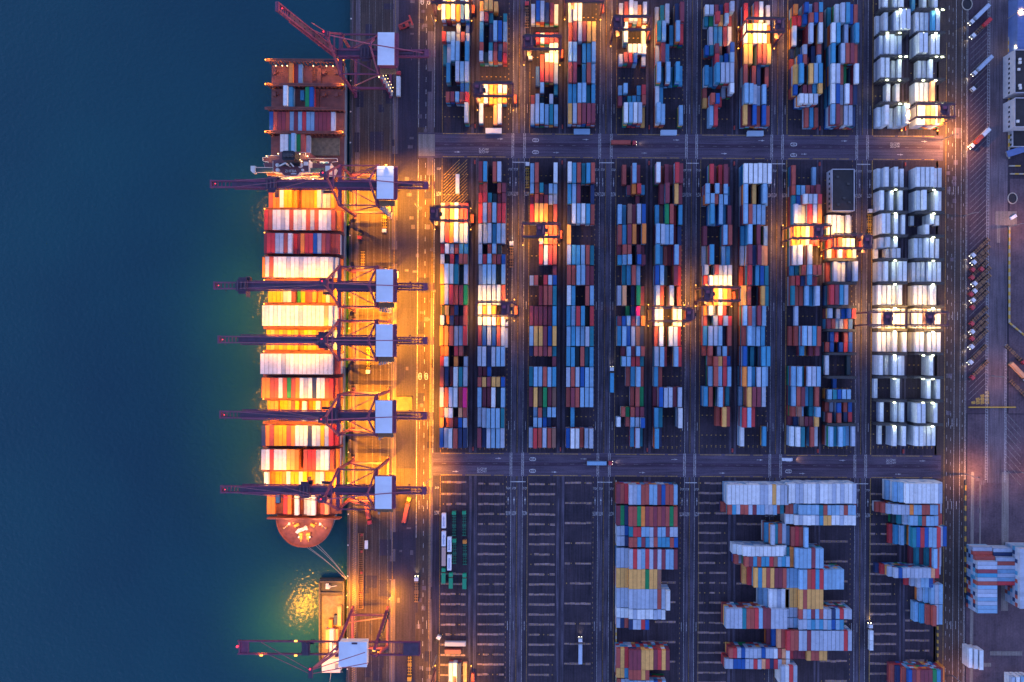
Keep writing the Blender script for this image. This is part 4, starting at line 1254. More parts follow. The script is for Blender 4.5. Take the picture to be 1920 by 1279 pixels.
MB().prism(front[::-1], ZB + .02, ZB + .4).build('bridge_roof', MT['shipmaroon'], sp)
w0 = None
for lv in range(6):
    for k in range(13):
        if w0 is None: o = w0 = MB().cbox(0, 0, 0, 1.0, .14, .9).build('window', MT['glass'], sp)
        else: o = w0.copy(); COL.objects.link(o)
        o.location = (-14.5 + 2.25 * k, yA - .02, 13 + 2.9 * lv)
m = MB()
wl = poly([(478, 314.2), (512.5, 314.2), (512.5, 323.2), (478, 323.2)], 35); m.prism(wl[::-1], 33.0, 35)
wr = poly([(580.5, 315), (610, 315), (610, 323.2), (580.5, 323.2)], 35); m.prism(wr[::-1], 33.0, 35)
m.build('bridge_wing', MT['shipteal'], sp)
m = MB()
for q in ([(469.8, 311), (478, 311), (478, 324), (474, 324.5), (469.8, 320)], [(610, 311), (618.5, 311), (618.5, 320), (614, 324.5), (610, 324)]):
    m.prism(poly(q, 36.4)[::-1], 33, 36.4)
m.build('wing_house', MT['shipwhite'], sp)
# white wall edges round the wings
m = MB()
for a_, b_ in (((478, 314), (512, 314)), ((478, 323.4), (512, 323.4)), ((580.5, 323.4), (610, 323.4)), ((512, 302), (512, 322.5)), ((579, 300), (579, 322)),
               ((512, 322.5), (527.5, 323.5)), ((527.5, 323.5), (534, 329.8)), ((534, 329.8), (557, 329.8)), ((557, 329.8), (563, 323.2)), ((563, 323.2), (580, 322.2))):
    A = IM(*a_, 37.6); B = IM(*b_, 37.6); m.bar((*A, 37.4), (*B, 37.4), .16, .9)
m.build('bulwark_rail', MT['shipwhite'], sp)
# side platforms
m = MB()
pl = poly([(493, 295.5), (503, 295.5), (503, 303.5), (497, 303.5), (493, 301.5)], 22); m.prism(pl[::-1], 20, 22)
pl = poly([(503, 292), (524, 292), (524, 309), (503, 309)], 22); m.prism(pl[::-1], 20, 22)
pl = poly([(564, 286), (581, 286), (581, 314), (564, 314)], 24); m.prism(pl[::-1], 10.6, 24)
pl = poly([(581, 297.3), (632, 297.3), (633, 303), (622, 304.5), (616, 314), (581, 314)], 22); m.prism(pl[::-1], 20, 22)
m.build('side_platform', MT['shipmaroon'], sp)
m = MB()
for ring_, z in (([(493, 295.5), (503, 295.5), (503, 292), (524, 292)], 22.6), ([(581, 297.3), (632, 297.3), (633, 303), (622, 304.5)], 22.6), ([(503, 309), (503, 303.5), (497, 303.5), (493, 301.5), (493, 295.5)], 22.6),
                 ([(564, 286), (573, 286), (573, 297), (581, 297.3)], 24.6)):
    for a_, b_ in zip(ring_, ring_[1:]): m.bar((*IM(*a_, z), z), (*IM(*b_, z), z), .16, .9)
m.build('platform_rail', MT['shipwhite'], sp)
pl = poly([(599.5, 303), (616, 303), (616, 314), (599.5, 314)], 22.8)
MB().prism(pl[::-1], 22.02, 22.8).build('pool_coaming', MT['shipwhite'], sp)
pl = poly([(601.3, 304.5), (614.5, 304.5), (614.5, 312.8), (601.3, 312.8)], 22.9)
MB().prism(pl[::-1], 22.82, 22.9).build('pool', MT['pool'], sp)
pl = poly([(586, 301), (593, 301), (593, 313), (586, 313)], 24); MB().prism(pl[::-1], 22.02, 24).build('stair_house', MT['hatchwood'], sp)
# funnel and casing
cz = 40
pl = poly([(523.8, 284.3), (562.4, 284.3), (562.4, 311), (523.8, 311)], cz); MB().prism(pl[::-1], 10.6, cz).build('funnel_casing', MT['shipmaroon'], sp)
def rrect(x0, x1, y0, y1, r, z):
    out = []
    for cx_, cy_, a0 in ((x1 - r, y0 + r, -90), (x1 - r, y1 - r, 0), (x0 + r, y1 - r, 90), (x0 + r, y0 + r, 180)):
        for k in range(5):
            t = math.radians(a0 + 22.5 * k); out.append(IM(cx_ + r * math.cos(t), cy_ + r * math.sin(t), z))
    return out
MB().prism(rrect(528.6, 552.8, 282.6, 300.6, 4, 50)[::-1], cz + .02, 50).build('funnel', MT['black'], sp)
m = MB()
for px in (535, 541, 547): m.cyl((*IM(px, 292, 50), 50), (*IM(px, 292, 50), 51.6), 1.1, n=10)
m.build('exhaust_pipes', MT['darksteel'], sp)
m = MB(); pl = poly([(524, 305.5), (562, 305.5), (562, 311.5), (524, 311.5)], cz + .5); m.prism(pl[::-1], cz + .02, cz + .5); m.build('mast_base', MT['black'], sp)
m = MB()
for a_, b_ in (((524, 311.3), (534.4, 305.8)), ((544.4, 305.4), (550.6, 312.6))):
    m.bar((*IM(*a_, 43.5), 43.5), (*IM(*b_, 43.5), 43.5), .7)
m.cyl((*IM(539.5, 309, 42), 37.4), (*IM(539.5, 309, 42), 46), .5, n=8)
m.build('radar_mast', MT['shipwhite'], sp)
m = MB()
for px, py, r in ((519.5, 318.5, 1.3), (519, 309, 1.2), (566.5, 318.2, .8), (562, 309, 1.6)):
    x, y = IM(px, py, 39); m.cyl((x, y, 37.4), (x, y, 38.6), r, r * .8, n=12)
m.build('radome', MT['shipwhite'], sp)
pl = poly([(569.3, 303.3), (577, 303.3), (577, 310), (569.3, 310)], 38.6); MB().prism(pl[::-1], 37.4, 38.6).build('signal_locker', MT['shipwhite'], sp)
lt = MB(); text_x, text_y = IM(545, 321, ZB + .5)
text_mesh(lt, 'ZHFBA', text_x, text_y, 2.2, TH, ZB + .5)
x, y = IM(550.5, 325.8, ZB + .5); lt.box(x - 1.6, x + 1.6, y - .35, y + .35, ZB + .42, ZB + .5)
lt.build('call_sign_lettering', MT['shipwhite'], sp)
for px, py, z in ((562.6, 289, 40), (562.8, 300, 40), (500, 293, 23.5), (522, 288.6, 24), (573, 295, 26), (566, 303, 37.8), (577, 293, 26)):
    x, y = IM(px, py, z); MB().cbox(x, y, z + .4, .5, .5, .4).build('house_lamp', MT['lamp_wm'], sp)
for px, py, z, p in ((569, 291, 30, 900), (575, 291, 28, 800), (502, 291, 26, 700), (524, 338, 20, 1900), (588, 338, 20, 2200), (600, 300, 27, 700), (545, 342, 22, 1900)):
    x, y = IM(px, py, z); lamp('house_glow', sp, (x, y, z), p, (1, .55, .2), 'POINT', radius=.4)
# ------------------------------------------------------------------ mooring lines
m = MB()
for a_, b_ in (((576, 1027), (648.5, 1085)), ((580, 1027), (649, 1087)), ((592, 1023), (650, 1084)), ((596, 1021), (650.5, 1086))):
    A = Vector((*P(*a_, 10.8), 10.8)); B = Vector((*P(*b_, .6), .6)); prev = A
    for k in range(1, 9):
        t = k / 8; q = A.lerp(B, t); q.z -= 2.0 * math.sin(math.pi * t); m.bar(prev, q, .22); prev = q
tag(m.build('mooring_ropes', MT['rope']), 'four pale mooring ropes running from the ship bow to the quay edge', 'mooring rope')
# ------------------------------------------------------------------ barge
bx, by = P(621, 1170, 1); bg = empty('barge', bx, by)
tag(bg, 'grey open barge with lit hold lying under the last crane', 'barge')
def BI(px, py, z): x, y = P(px, py, z); return (x - bx, y - by)
ol = [BI(*q, 1.2) for q in ((598, 1087), (644, 1087), (645.5, 1100), (645.5, 1240), (638, 1263), (606, 1263), (599.5, 1242), (598, 1100))]
MB().prism(ol[::-1], -3.6, 0.2).build('hull', MT['barge'], bg)
m = MB()
for q0, q1 in (((599.3, 1091), (599.3, 1240)), ((643.5, 1091), (643.5, 1240)), ((599, 1091), (644, 1091)), ((600, 1240), (644, 1240)), ((601, 1112), (642, 1112))):
    m.bar((*BI(*q0, 1.4), .9), (*BI(*q1, 1.4), .9), 1.0, 1.4)
m.build('coaming', MT['barge'], bg)
q = [BI(*p_, 1) for p_ in ((602, 1093), (641, 1093), (641, 1111), (602, 1111))]; MB().prism(q[::-1], .22, .6).build('fore_deck', MT['darksteel'], bg)
m = MB(); x, y = BI(614.5, 1101, 2); m.cbox(x, y, 1.6, 2.4, 2, 2); m.bar((x, y, 3), (x + 6, y + 1.4, 3.4), .3); m.cbox(x - .4, y + 1.6, 1.6, 1.6, 1.2, 1.4); m.build('deck_crane', MT['shipwhite'], bg)
x, y = BI(623, 1186, .3)
MB().box(x - 6.4, x + 6.4, y - 16, y + 23, .22, .34).build('hold_floor', MT['hatchwood'], bg)
x, y = BI(621, 1248, 6); w = MB(); w.box(x - 5.4, x + 5.4, y - 4, y + 4, .22, 6); h = w.build('wheelhouse', MT['shipwhite'], bg)
MB().box(x - 5.7, x + 5.7, y - 4.3, y + 4.3, 6.02, 6.3).build('roof', MT['shipwhite'], h)
m = MB(); m.bar((x - 6.5, y - 5.2, 3), (x + 6.5, y - 5.2, 3), .3); m.cyl((x, y - 3.5, 6.3), (x, y - 9, 9), .14, n=6); m.cbox(x + 3.5, y, 6.8, 1.6, 3, 1)
m.build('mast_and_rails', MT['steel'], h)
# ------------------------------------------------------------------ vehicles
CAB = {'white': (0.72, 0.72, 0.74), 'red': (0.52, 0.05, 0.06), 'green': (0.01, 0.30, 0.14), 'yellow': (0.62, 0.36, 0.04), 'orange': (0.75, 0.25, 0.03)}
def truck_proto(col, trailer, chcol):
    """cab at +x end, origin at the coupling"""
    root = empty('yard_truck' if trailer else 'truck_tractor', 0, 0)
    c = CAB[col]
    m = MB(); m.cbox(2.0, 0, 2.15, 2.2, 2.4, 2.3, c); m.cbox(2.25, 0, 3.38, 1.5, 2.1, .2, tuple(v * .85 for v in c)); m.cbox(3.2, 0, 1.0, .5, 2.4, .7, (.05, .05, .05))
    cab = m.build('cab', MT['enamel'], root, bevel=.08)
    m = MB(); m.cbox(3.12, 0, 2.6, .08, 2.0, .9); m.cbox(2.2, 1.21, 2.6, 1.1, .06, .7); m.cbox(2.2, -1.21, 2.6, 1.1, .06, .7); m.build('windscreen', MT['glass'], cab)
    m = MB(); m.cbox(-.4, .45, .95, 5.2, .22, .3); m.cbox(-.4, -.45, .95, 5.2, .22, .3); m.cbox(-.8, 0, 1.2, 1.2, 1.4, .2); m.cbox(.6, 0, 1.6, .3, 2.2, 1.6)
    m.build('frame', MT['darksteel'], root)
    for x in (2.3, -.6, -1.8):
        for y in (-1, 1):
            MB().cyl((x, y * 1.05 - .16, .52), (x, y * 1.05 + .16, .52), .52, n=10).build('wheel', MT['tyre'], root)
    if trailer:
        m = MB(); 
        for y in (-.55, .55): m.cbox(-6.4, y, 1.32, 12.6, .22, .34)
        for k in range(8): m.cbox(-.5 - 1.7 * k, 0, 1.36, .3, 2.44, .26)
        for x in (-.3, -6.4, -12.5): m.cbox(x, 0, 1.45, .5, 2.5, .3)
        m.build('trailer_chassis', MT[chcol], root)
        for x in (-9.6, -10.9, -12.1):
            for y in (-1, 1): MB().cyl((x, y * .95 - .2, .52), (x, y * .95 + .2, .52), .52, n=8).build('trailer_wheel', MT['tyre'], root)
    return root
PT = {}
def truck(px, py, ang, col, trailer, label, load=None, lights=False, chcol='chassis', z=1.5, group='yard trucks'):
    """ang: heading of the cab in degrees, measured on the photo plan (0 east, 90 north)"""
    key = (col, trailer, chcol)
    if key not in PT:
        PT[key] = truck_proto(col, trailer, chcol); r = PT[key]
    else:
        r = copy_tree(PT[key])
    a_ = math.radians(ang)
    x, y = P(px, py, z)
    # px,py is the cab
    x -= 2.0 * math.cos(a_); y -= 2.0 * math.sin(a_)
    r.location = (x, y, 0); r.rotation_euler = (0, 0, a_)
    tag(r, label, 'truck', group)
    if lights:
        m = MB()
        for yy in (-.85, .85): m.cbox(3.46, yy, 1.1, .12, .4, .3)
        m.build('headlights', MT['headl'], r)
        lamp('headlamp_beam', r, (3.8, 0, 1.5), 900, (1, .85, .55), size=70, blend=.8, radius=.2, tilt=(0, -1.25, 0))
    if load:
        for code, L, off, lab in load:
            BOXES.append(dict(x=x + off * math.cos(a_), y=y + off * math.sin(a_), z=1.62, L=L, ang=a_, code=code, top=True, label=lab, tint=1, score=0, own=True))
    return r
ld = lambda c, lab: [(c, 40, -6.5, lab)]
# truck park along the ring road
truck(1820.5, 42, 225, 'white', True, 'white cab truck with pale box, topmost in the slanted parking row', ld('A', 'pale grey container on the topmost truck of the slanted parking row'), True)
truck(1823.5, 68, 225, 'white', True, 'white cab truck with half empty trailer, second in the slanted parking row', [('X', 20, -9.6, 'short red container on the second truck of the slanted parking row')])
truck(1826, 138, 225, 'white', True, 'white cab truck with pale box parked above the lone white tractor', ld('A', 'pale container on the truck parked above the lone white tractor'))
truck(1823, 168, 225, 'white', False, 'lone white tractor without trailer in upper part of the slanted parking row')
truck(1821, 274, 225, 'white', True, 'white cab truck with headlights on and red box, alone in mid parking row', [('R', 20, -3.4, 'short red container behind the cab of the truck with headlights'), ('W', 20, -9.6, 'short white container at tail of the truck with headlights')], True)
lst = [(1823, 479, 'white'), (1824.5, 492, 'white'), (1822, 506, 'red'), (1820.5, 521, 'red'), (1826, 532, 'white'), (1826, 546, 'white'), (1819, 552, 'red'), (1823, 563, 'white'), (1821.5, 577, 'red'),
       (1820.5, 607, 'red'), (1821.5, 622, 'white'), (1821, 635, 'red'), (1820.5, 650, 'white'), (1818.5, 679, 'white'), (1821.5, 708, 'red')]
nth = {'white': 0, 'red': 0}
for px, py, c in lst:
    lab = f"{c} cab truck with rusty chassis, {ORD[nth[c]]} {c} one down the crowded parking row"
    nth[c] += 1
    truck(px, py, 225, c, True, lab)
truck(1838.5, 505, 225, 'red', False, 'red tractor without trailer squeezed between rusty chassis in the parking row')
truck(1918, 679, -45, 'red', True, 'red cab truck with empty chassis on the right frame edge')
for k, (px, py) in enumerate(((1923, 712), (1926, 745))):
    truck(px, py, -45, 'white', True, ('truck with pale box parked slanting at the right frame edge', 'truck with empty chassis parked slanting at the right frame edge, lowest')[k], ld('E', 'salmon container on the slanting truck at the right frame edge') if k == 0 else None)
# trucks on the roads and in the lanes
truck(1189, 268.5, 0, 'red', True, 'red truck carrying a red box along the upper cross road', ld('R', 'red container on the truck driving along the upper cross road'), True)
truck(1144, 868, 0, 'red', True, 'red cab truck carrying a pale blue box along the lower cross road', ld('L', 'pale blue container on the truck driving along the lower cross road'), True)
truck(949, 608, 90, 'white', True, 'white cab truck waiting under the yard crane at the second column', ld('A', 'pale container on the truck waiting under the yard crane'))
truck(989, 308.5, 90, 'white', True, 'white cab truck with empty yellow chassis in the lane beside third column', chcol='yellow')
truck(959, 457, 90, 'white', True, 'white cab truck with empty chassis in the lane east of the second column')
truck(1147, 692, 90, 'white', True, 'white cab truck with sky blue box in the lane west of the fifth column', ld('S', 'sky blue container on the truck in the lane west of the fifth column'))
truck(1630.5, 396, 90, 'white', True, 'white cab truck with empty yellow chassis in the lane beside the white boxes', chcol='yellow')
truck(1631, 1173, 90, 'white', True, 'white truck with two short white boxes in the lower right lane', [('W', 20, -3.4, 'short white container behind the cab in the lower right lane'), ('W', 20, -9.6, 'short white container at tail of truck in the lower right lane')], True)
truck(1088, 1199, 90, 'white', True, 'white truck with pale box standing on the bare bays of the lower block', ld('A', 'pale grey container on the truck on the bare bays'))
truck(790 + 33, 1194, 62, 'white', False, 'white tractor turning out of the quay road near the bottom')
truck(988, 8, 90, 'red', True, 'red truck with empty chassis near the top edge west of the third column')
truck(994.5, 110, 270, 'white', False, 'white tractor standing in the lit lane under the upper yard crane')
truck(1260, 22, 90, 'red', False, 'red tractor between stacks near the top edge') if False else None
# quay apron
truck(767, 936, 78, 'yellow', True, 'yellow cab truck with a brick red box turning across the quay apron', ld('R', 'brick red container on the truck turning across the quay apron'))
truck(693.5, 979, 280, 'red', True, 'red cab truck with a brick red box under the bow crane', ld('R', 'brick red container on the red cab truck under the bow crane'))
truck(781, 1085, 90, 'white', True, 'white cab truck with headlights and empty chassis on the quay road', lights=True)
truck(721, 433, 270, 'white', True, 'white cab truck with empty yellow chassis below the bridge side crane', chcol='yellow')
truck(675, 446, 270, 'red', False, 'red tractor on the quay beside the ship')
truck(690.5, 697, 270, 'white', True, 'white cab truck with empty yellow chassis among the middle cranes', chcol='yellow')
truck(721, 507, 90, 'white', True, 'truck with empty yellow chassis half hidden by a winch house roof', chcol='yellow')
truck(768, 1272, 270, 'yellow', True, 'yellow framed truck on the apron at the bottom edge', chcol='yellow')
truck(748, 138, 90, 'red', True, 'truck with white box beside the raised boom crane', ld('W', 'white container on the truck beside the raised boom crane'))
# green trucks on the bare bay
for px, py, hd, lab in ((851.5, 961, 90, 'upper left green truck with empty green chassis'), (870.5, 960.5, 90, 'upper right green truck with empty green chassis'),
                        (852, 1013, 90, 'lower left green truck with empty green chassis')):
    truck(px, py, hd, 'green', True, lab + ' on the bare bay by the quay road', chcol='greench', group='green trucks on the bare bay')
truck(871.5, 1015, 90, 'orange', True, 'orange cab truck with empty green chassis on the bare bay by the quay road', chcol='greench', group='green trucks on the bare bay')
for k, (px, py) in enumerate(((832, 1068), (845.5, 1077), (871, 1078))):
    r = empty('tank_truck', *P(px, py, 1.5)); r.rotation_euler = (0, 0, math.pi / 2)
    m = MB(); m.cbox(0, 0, 1.9, 2.3, 2.4, 2.4, CAB['green']); m.build('cab', MT['enamel'], r, bevel=.08)
    m = MB(); m.cbox(-5.2, 0, 2.0, 6.6, 2.44, 1.9, (0.01, 0.26, 0.13)); m.build('cargo_body', MT['enamel'], r)
    m = MB(); m.cbox(-1.6, 0, 1.3, .5, 2.2, 1.0, (.35, .06, .05)); m.build('coupling', MT['enamel'], r)
    for x in (-.1, -6, -7.4):
        for y in (-1, 1): MB().cyl((x, y * 1.05 - .16, .52), (x, y * 1.05 + .16, .52), .52, n=10).build('wheel', MT['tyre'], r)
    tag(r, ('green truck with closed green body behind the long white trailers, leftmost', 'green truck with closed green body, middle one of the lowest three', 'green truck with closed green body, rightmost of the lowest three')[k], 'truck', 'green trucks on the bare bay')
def trailer_box(px, py, L, col, label, ang=90, text=False):
    r = empty('box_trailer', *P(px, py, 3.6)); r.rotation_euler = (0, 0, math.radians(ang))
    b_ = MB().cbox(0, 0, 2.5, L, 2.5, 2.6, col).build('cargo_body', MT['enamel'], r)
    m = MB(); m.cbox(0, 0, 1.0, L - .4, 1.2, .4); m.build('frame', MT['darksteel'], r)
    for x in (-L / 2 + 1.2, -L / 2 + 2.4):
        for y in (-1, 1): MB().cyl((x, y - .16, .5), (x, y + .16, .5), .5, n=8).build('wheel', MT['tyre'], r)
    if text:
        m = MB()
        for k in range(8): m.cbox(-L * .34 + L * .085 * k, 0, 3.83, .35, .9 if k % 3 else 1.3, .04)
        m.build('roof_lettering', MT['blueroof'], b_)
    tag(r, label, 'trailer', 'white trailers on the bare bay')
for k, (px, py, L, c) in enumerate(((832, 976.5, 9.2, 'W'), (831.8, 1010.5, 9.2, 'W'), (831.8, 1044, 11.5, 'E'), (842.5, 1021, 9.2, 'W'), (842.3, 1055, 9.6, 'W'))):
    trailer_box(px, py, L, (0.72, 0.72, 0.76) if c == 'W' else (0.5, 0.33, 0.28),
                ('white box trailer at head of the left file on the bare bay', 'white box trailer, second in the left file on the bare bay', 'faded pinkish box trailer, third in the left file on the bare bay',
                 'white box trailer, upper one of the second file on the bare bay', 'white box trailer, lower one of the second file on the bare bay')[k], text=(c == 'W'))
trailer_box(853.5, 1208, 13, (0.42, 0.40, 0.42), 'grey box trailer lying crosswise on the bare bay near the bottom', 0)
trailer_box(849, 1222, 10, (0.22, 0.06, 0.06), 'dark red flat trailer lying crosswise below the grey trailer', 0)
for px, py, c, h in ((845, 1262, 'A', 2), (853, 1262, 'W', 2), (861, 1262, 'N', 2), (871, 1264, 'E', 1)):
    x, y = P(px, py, 5); stack(x, y, 40, math.pi / 2, c, h, f"{CNAME[c]} container lit by the yard crane at bottom left of the yard")
# ribbed site shelters on the ends of the upper block
for k, (px, py, c) in enumerate(((925.5, 245, 'W'), (1091, 246.5, 'S'), (1254, 248.5, 'L'), (1416.5, 250, 'L'))):
    r = empty('site_shelter', *P(px, py, 2.8)); r.rotation_euler = (0, 0, TH)
    col = {'W': (0.66, 0.66, 0.7), 'S': (0.28, 0.45, 0.6), 'L': (0.42, 0.55, 0.66)}[c]
    MB().cbox(0, 0, 1.4, 9.8, 2.7, 2.7, col).build('walls', MT['enamel'], r)
    m = MB()
    m.cbox(0, 0, 2.85, 10.1, 3.2, .14, col)
    for j in range(13): m.cbox(-4.6 + .77 * j, 0, 2.98, .12, 3.1, .12, tuple(v * .7 for v in col))
    m.build('roof', MT['enamel'], r)
    tag(r, ('white', 'sky blue', 'pale blue', 'pale blue')[k] + ' ribbed site shelter by the upper cross road, below the ' + ('second', 'fourth', 'sixth', 'eighth')[k] + ' column', 'shelter', 'site shelters by the cross road')
# vans and cars
def car(px, py, ang, col, label, L=4.8, name='parked_van', cat='van'):
    r = empty(name, *P(px, py, 1)); r.rotation_euler = (0, 0, math.radians(ang))
    m = MB(); m.cbox(0, 0, .95, L, 1.9, 1.1, col); m.cbox(-.4, 0, 1.7, L * .66, 1.75, .7, tuple(v * .95 for v in col)); m.build('body', MT['enamel'], r, bevel=.12)
    MB().cbox(L * .22, 0, 1.72, .3, 1.6, .55).build('windscreen', MT['glass'], r); MB().cbox(-L * .4, 0, 1.7, .1, 1.5, .4).build('rear_window', MT['glass'], r)
    for x in (-L * .3, L * .3):
        for y in (-.85, .85): MB().cyl((x, y - .12, .35), (x, y + .12, .35), .35, n=10).build('wheel', MT['tyre'], r)
    tag(r, label, cat)
car(686.8, 1021.5, 90, (0.75, 0.75, 0.75), 'white van parked on the quay beside the long red gangway', 5.2)
car(1476, 861.5, 180, (0.74, 0.76, 0.8), 'white van with headlights driving along the lower cross road', 6.5)
lx, ly = P(1480, 861.5)
lamp('van_headlamp_beam', None, (lx + 3, ly, 1.5), 1500, (1, .6, .25), size=80, blend=.8, radius=.2, tilt=(0, -1.2, 0))
car(744, 515, 90, (0.7, 0.66, 0.55), 'small pale car on the apron right of a crane winch house', 4.2, 'parked_car', 'car')
car(1900, 407, 30, (0.7, 0.75, 0.8), 'small pale car on the light concrete patch at right', 4.2, 'parked_car', 'car')
# reach stacker near the raised boom
r = empty('reach_stacker', *P(757, 48, 2)); r.rotation_euler = (0, 0, math.radians(20))
MB().cbox(0, 0, 1.4, 6.5, 3, 1.4, (0.42, 0.05, 0.05)).cbox(-2, 0, 2.4, 2, 2.6, .8, (0.3, 0.04, 0.04)).build('body', MT['enamel'], r)
MB().cbox(.2, -.4, 2.9, 1.6, 1.4, 1.6).build('cab', MT['glass'], r)
MB().bar((-2.6, .6, 3.2), (5.2, .6, 5.0), .8, .7).cbox(5.4, .6, 4.4, 1.0, 6.5, .6).build('lifting_boom', MT['redgear'], r)
for x in (-2.2, 2.2):
    for y in (-1.4, 1.4): MB().cyl((x, y - .3, .8), (x, y + .3, .8), .8, n=12).build('wheel', MT['tyre'], r)
MB().cbox(2.5, 1.2, 3.2, .4, .4, .3).build('work_lamp', MT['lamp_wm'], r)
tag(r, 'red reach stacker with work lamps on the apron near the top', 'reach stacker')
# long ladder-like gangway lying on the quay
x0, y0 = P(677, 1000, .5); x1, y1 = P(676.3, 1141, .5)
r = empty('quay_gangway', x0, y0)
m = MB()
for sx in (-1.5, 1.5): m.bar((sx, 0, .7), (x1 - x0 + sx, y1 - y0, .7), .28, .9)
n = 40
for k in range(n + 1): m.bar((-1.5 + (x1 - x0) * k / n, (y1 - y0) * k / n, .8), (1.5 + (x1 - x0) * k / n, (y1 - y0) * k / n, .8), .2)
m.build('ladder_frame', MT['chassis'], r)
for t in (.02, .24, .52, .8): MB().cbox((x1 - x0) * t + .6, (y1 - y0) * t, 1.2, 1.3, 1.3, .9).build('hinge_block', MT['redgear'], r)
tag(r, 'long rusty ladder frame lying on the quay below the ship bow', 'gangway')
# loose chassis on the apron
def loose_chassis(px, py, ang, label, L=12.6):
    r = empty('empty_chassis', *P(px, py, 1)); r.rotation_euler = (0, 0, math.radians(ang))
    m = MB()
    for y in (-.55, .55): m.cbox(0, y, 1.3, L, .22, .34)
    for k in range(8): m.cbox(-L / 2 + .3 + (L - .6) * k / 7, 0, 1.36, .3, 2.44, .26)
    m.build('frame', MT['yellow'], r)
    for x in (-L / 2 + 1, -L / 2 + 2.2):
        for y in (-1, 1): MB().cyl((x, y * .95 - .2, .52), (x, y * .95 + .2, .52), .52, n=8).build('wheel', MT['tyre'], r)
    tag(r, label, 'chassis')
loose_chassis(680.5, 490, 90, 'empty yellow chassis standing on the quay above the second boom')
loose_chassis(766, 1266, 90, 'empty yellow chassis beside the bottom edge of the apron') if False else None
# dark slab with walls, standing in for lamp-lit ground beside the crane
x, y = P(758, 757, .4)
m = MB(); m.cbox(x, y, .25, 10, 8.4, .5); m.cbox(x, y + 4.3, .9, 10, .3, 1.8); m.cbox(x + 5, y, .9, .3, 8.6, 1.8)
tag(m.build('lit_ground_slab', MT['barge']), 'dark walled slab standing for lamplit ground on the apron beside a crane winch house', 'equipment bay')
# bollards and fenders along the quay edge
m0 = None
for k in range(24):
    gy = -20 + 58 * k
    x, y = G(QX + 1.6, gy)
    if m0 is None:
        m = MB(); m.cyl((0, 0, 0), (0, 0, .55), .32, n=10); m.cyl((0, 0, .55), (0, 0, .85), .48, .42, n=10)
        m0 = m.build('quay_bollard', MT['shipwhite']); o = m0
    else:
        o = m0.copy(); COL.objects.link(o)
    o.location = (x, y, .0)
    tag(o, 'small pale mooring bollard on the quay edge', 'bollard', 'bollards along the quay edge')
m = MB()
for k in range(58): 
    x, y = G(QX - .5, -20 + 24 * k); m.cbox(x, y, -1.4, .5, 2.2, 2.6)
m.box(G(QX - .2, 0)[0], G(QX + 3.2, 0)[0], G(0, YS)[1], G(0, YN)[1], .002, .32)
tag(m.build('quay_kerb', MT['darksteel']), 'dark quay edge kerb with rubber fenders along the water', 'quay edge')
# ------------------------------------------------------------------ racks between the refrigerated boxes
def rack():
    r = empty('reefer_rack', 0, 0)
    m = MB()
    for lv in range(4):
        m.cbox(0, 0, 2.6 * lv + 2.6, 17.8, 1.5, .14)
        for yy in (-.72, .72): m.bar((-8.9, yy, 2.6 * lv + 3.6), (8.9, yy, 2.6 * lv + 3.6), .07)
    for k in range(8):
        for yy in (-.72, .72): m.bar((-8.7 + 2.48 * k, yy, 0), (-8.7 + 2.48 * k, yy, 11.6), .18)
    m.build('frame', MT['darksteel'], r)
    return r
rk = rack()
def rack_lamp(root, x):
    fl = MB().cbox(x, -.95, 11.7, 1.5, .6, .3).build('rack_lamp', MT['lamp_wh'], root)
    lamp('rack_glow', fl, (x, -1.5, 12.0), 700, (0.9, 1.0, 0.62), 'POINT', radius=.3)
lamps_at = {'F1': (5.0,), 'F2': (6.2,)}
first = {}
labs = {'E2': 'tenth', 'F1': 'eleventh', 'F2': 'twelfth'}
i_all = 0
for cn in ('F1', 'F2', 'E2'):
    for blk, (y0, pit), sgn, nn in (('middle', MIDY['E2' if cn == 'E2' else 'F'], 1, 12), ('upper', TOPY['F'], -1, 6)):
        if cn == 'E2' and blk == 'upper': continue
        for k in range(nn - 1 if blk == 'middle' else nn):
            if cn == 'E2' and k < 3: continue
            gy = y0 + sgn * pit * (k + .5)
            r = copy_tree(rk)
            i_all += 1
            r.location = (*G(XL[cn] + 25, gy), 0)
            tag(r, f"dark steel rack, {ORD[k]} gap {'down' if blk == 'middle' else 'up'} the {labs[cn]} column, {blk} block", 'rack', 'racks between refrigerated boxes')
            if cn != 'E2':
                xs = [lamps_at[cn][0] - 4.4]
                if blk == 'upper': xs = [-5, 2.5] if k % 2 else [3, 6.5]
                elif cn == 'F2' and k in (7, 8, 9): xs.append(-4)
                for x in xs: rack_lamp(r, x)
for q in kids(rk) + [rk]: bpy.data.objects.remove(q)
# ------------------------------------------------------------------ buildings
bx0, by0 = P(1577, 357, 9); b = empty('flat_roofed_building', bx0, by0)
def BB(px, py, z): x, y = P(px, py, z); return (x - bx0, y - by0)
q = [BB(*p_, 9.5) for p_ in ((1560, 317.5), (1601.5, 317.5), (1601.5, 395.5), (1560, 395.5))]
w = MB().prism(q[::-1], 0, 9.5).build('walls', MT['wallwhite'], b)
q2 = [BB(*p_, 9.5) for p_ in ((1561, 318.6), (1600.4, 318.6), (1600.4, 394.4), (1561, 394.4))]
MB().prism(q2[::-1], 9.51, 9.54).build('roof', MT['roofdark'], b)
m = MB()
for i in range(4): m.bar((*q[i], 9.8), (*q[(i + 1) % 4], 9.8), .3, .6)
m.build('parapet', MT['wallwhite'], b)
xw = min(p_[0] for p_ in q)
ys_ = [p_[1] for p_ in q]
for k in range(8): MB().cbox(xw, min(ys_) + 2 + 3.1 * k, 5.2, .12, 1.5, 1.8).build('window', MT['glass'], b)
for (px, py) in ((1570, 332), (1590, 345), (1582, 372), (1571, 384), (1592, 380)): MB().cbox(*BB(px, py, 9.6), 10.0, 1.5, 1.2, .9).build('roof_vent', MT['darksteel'], b)
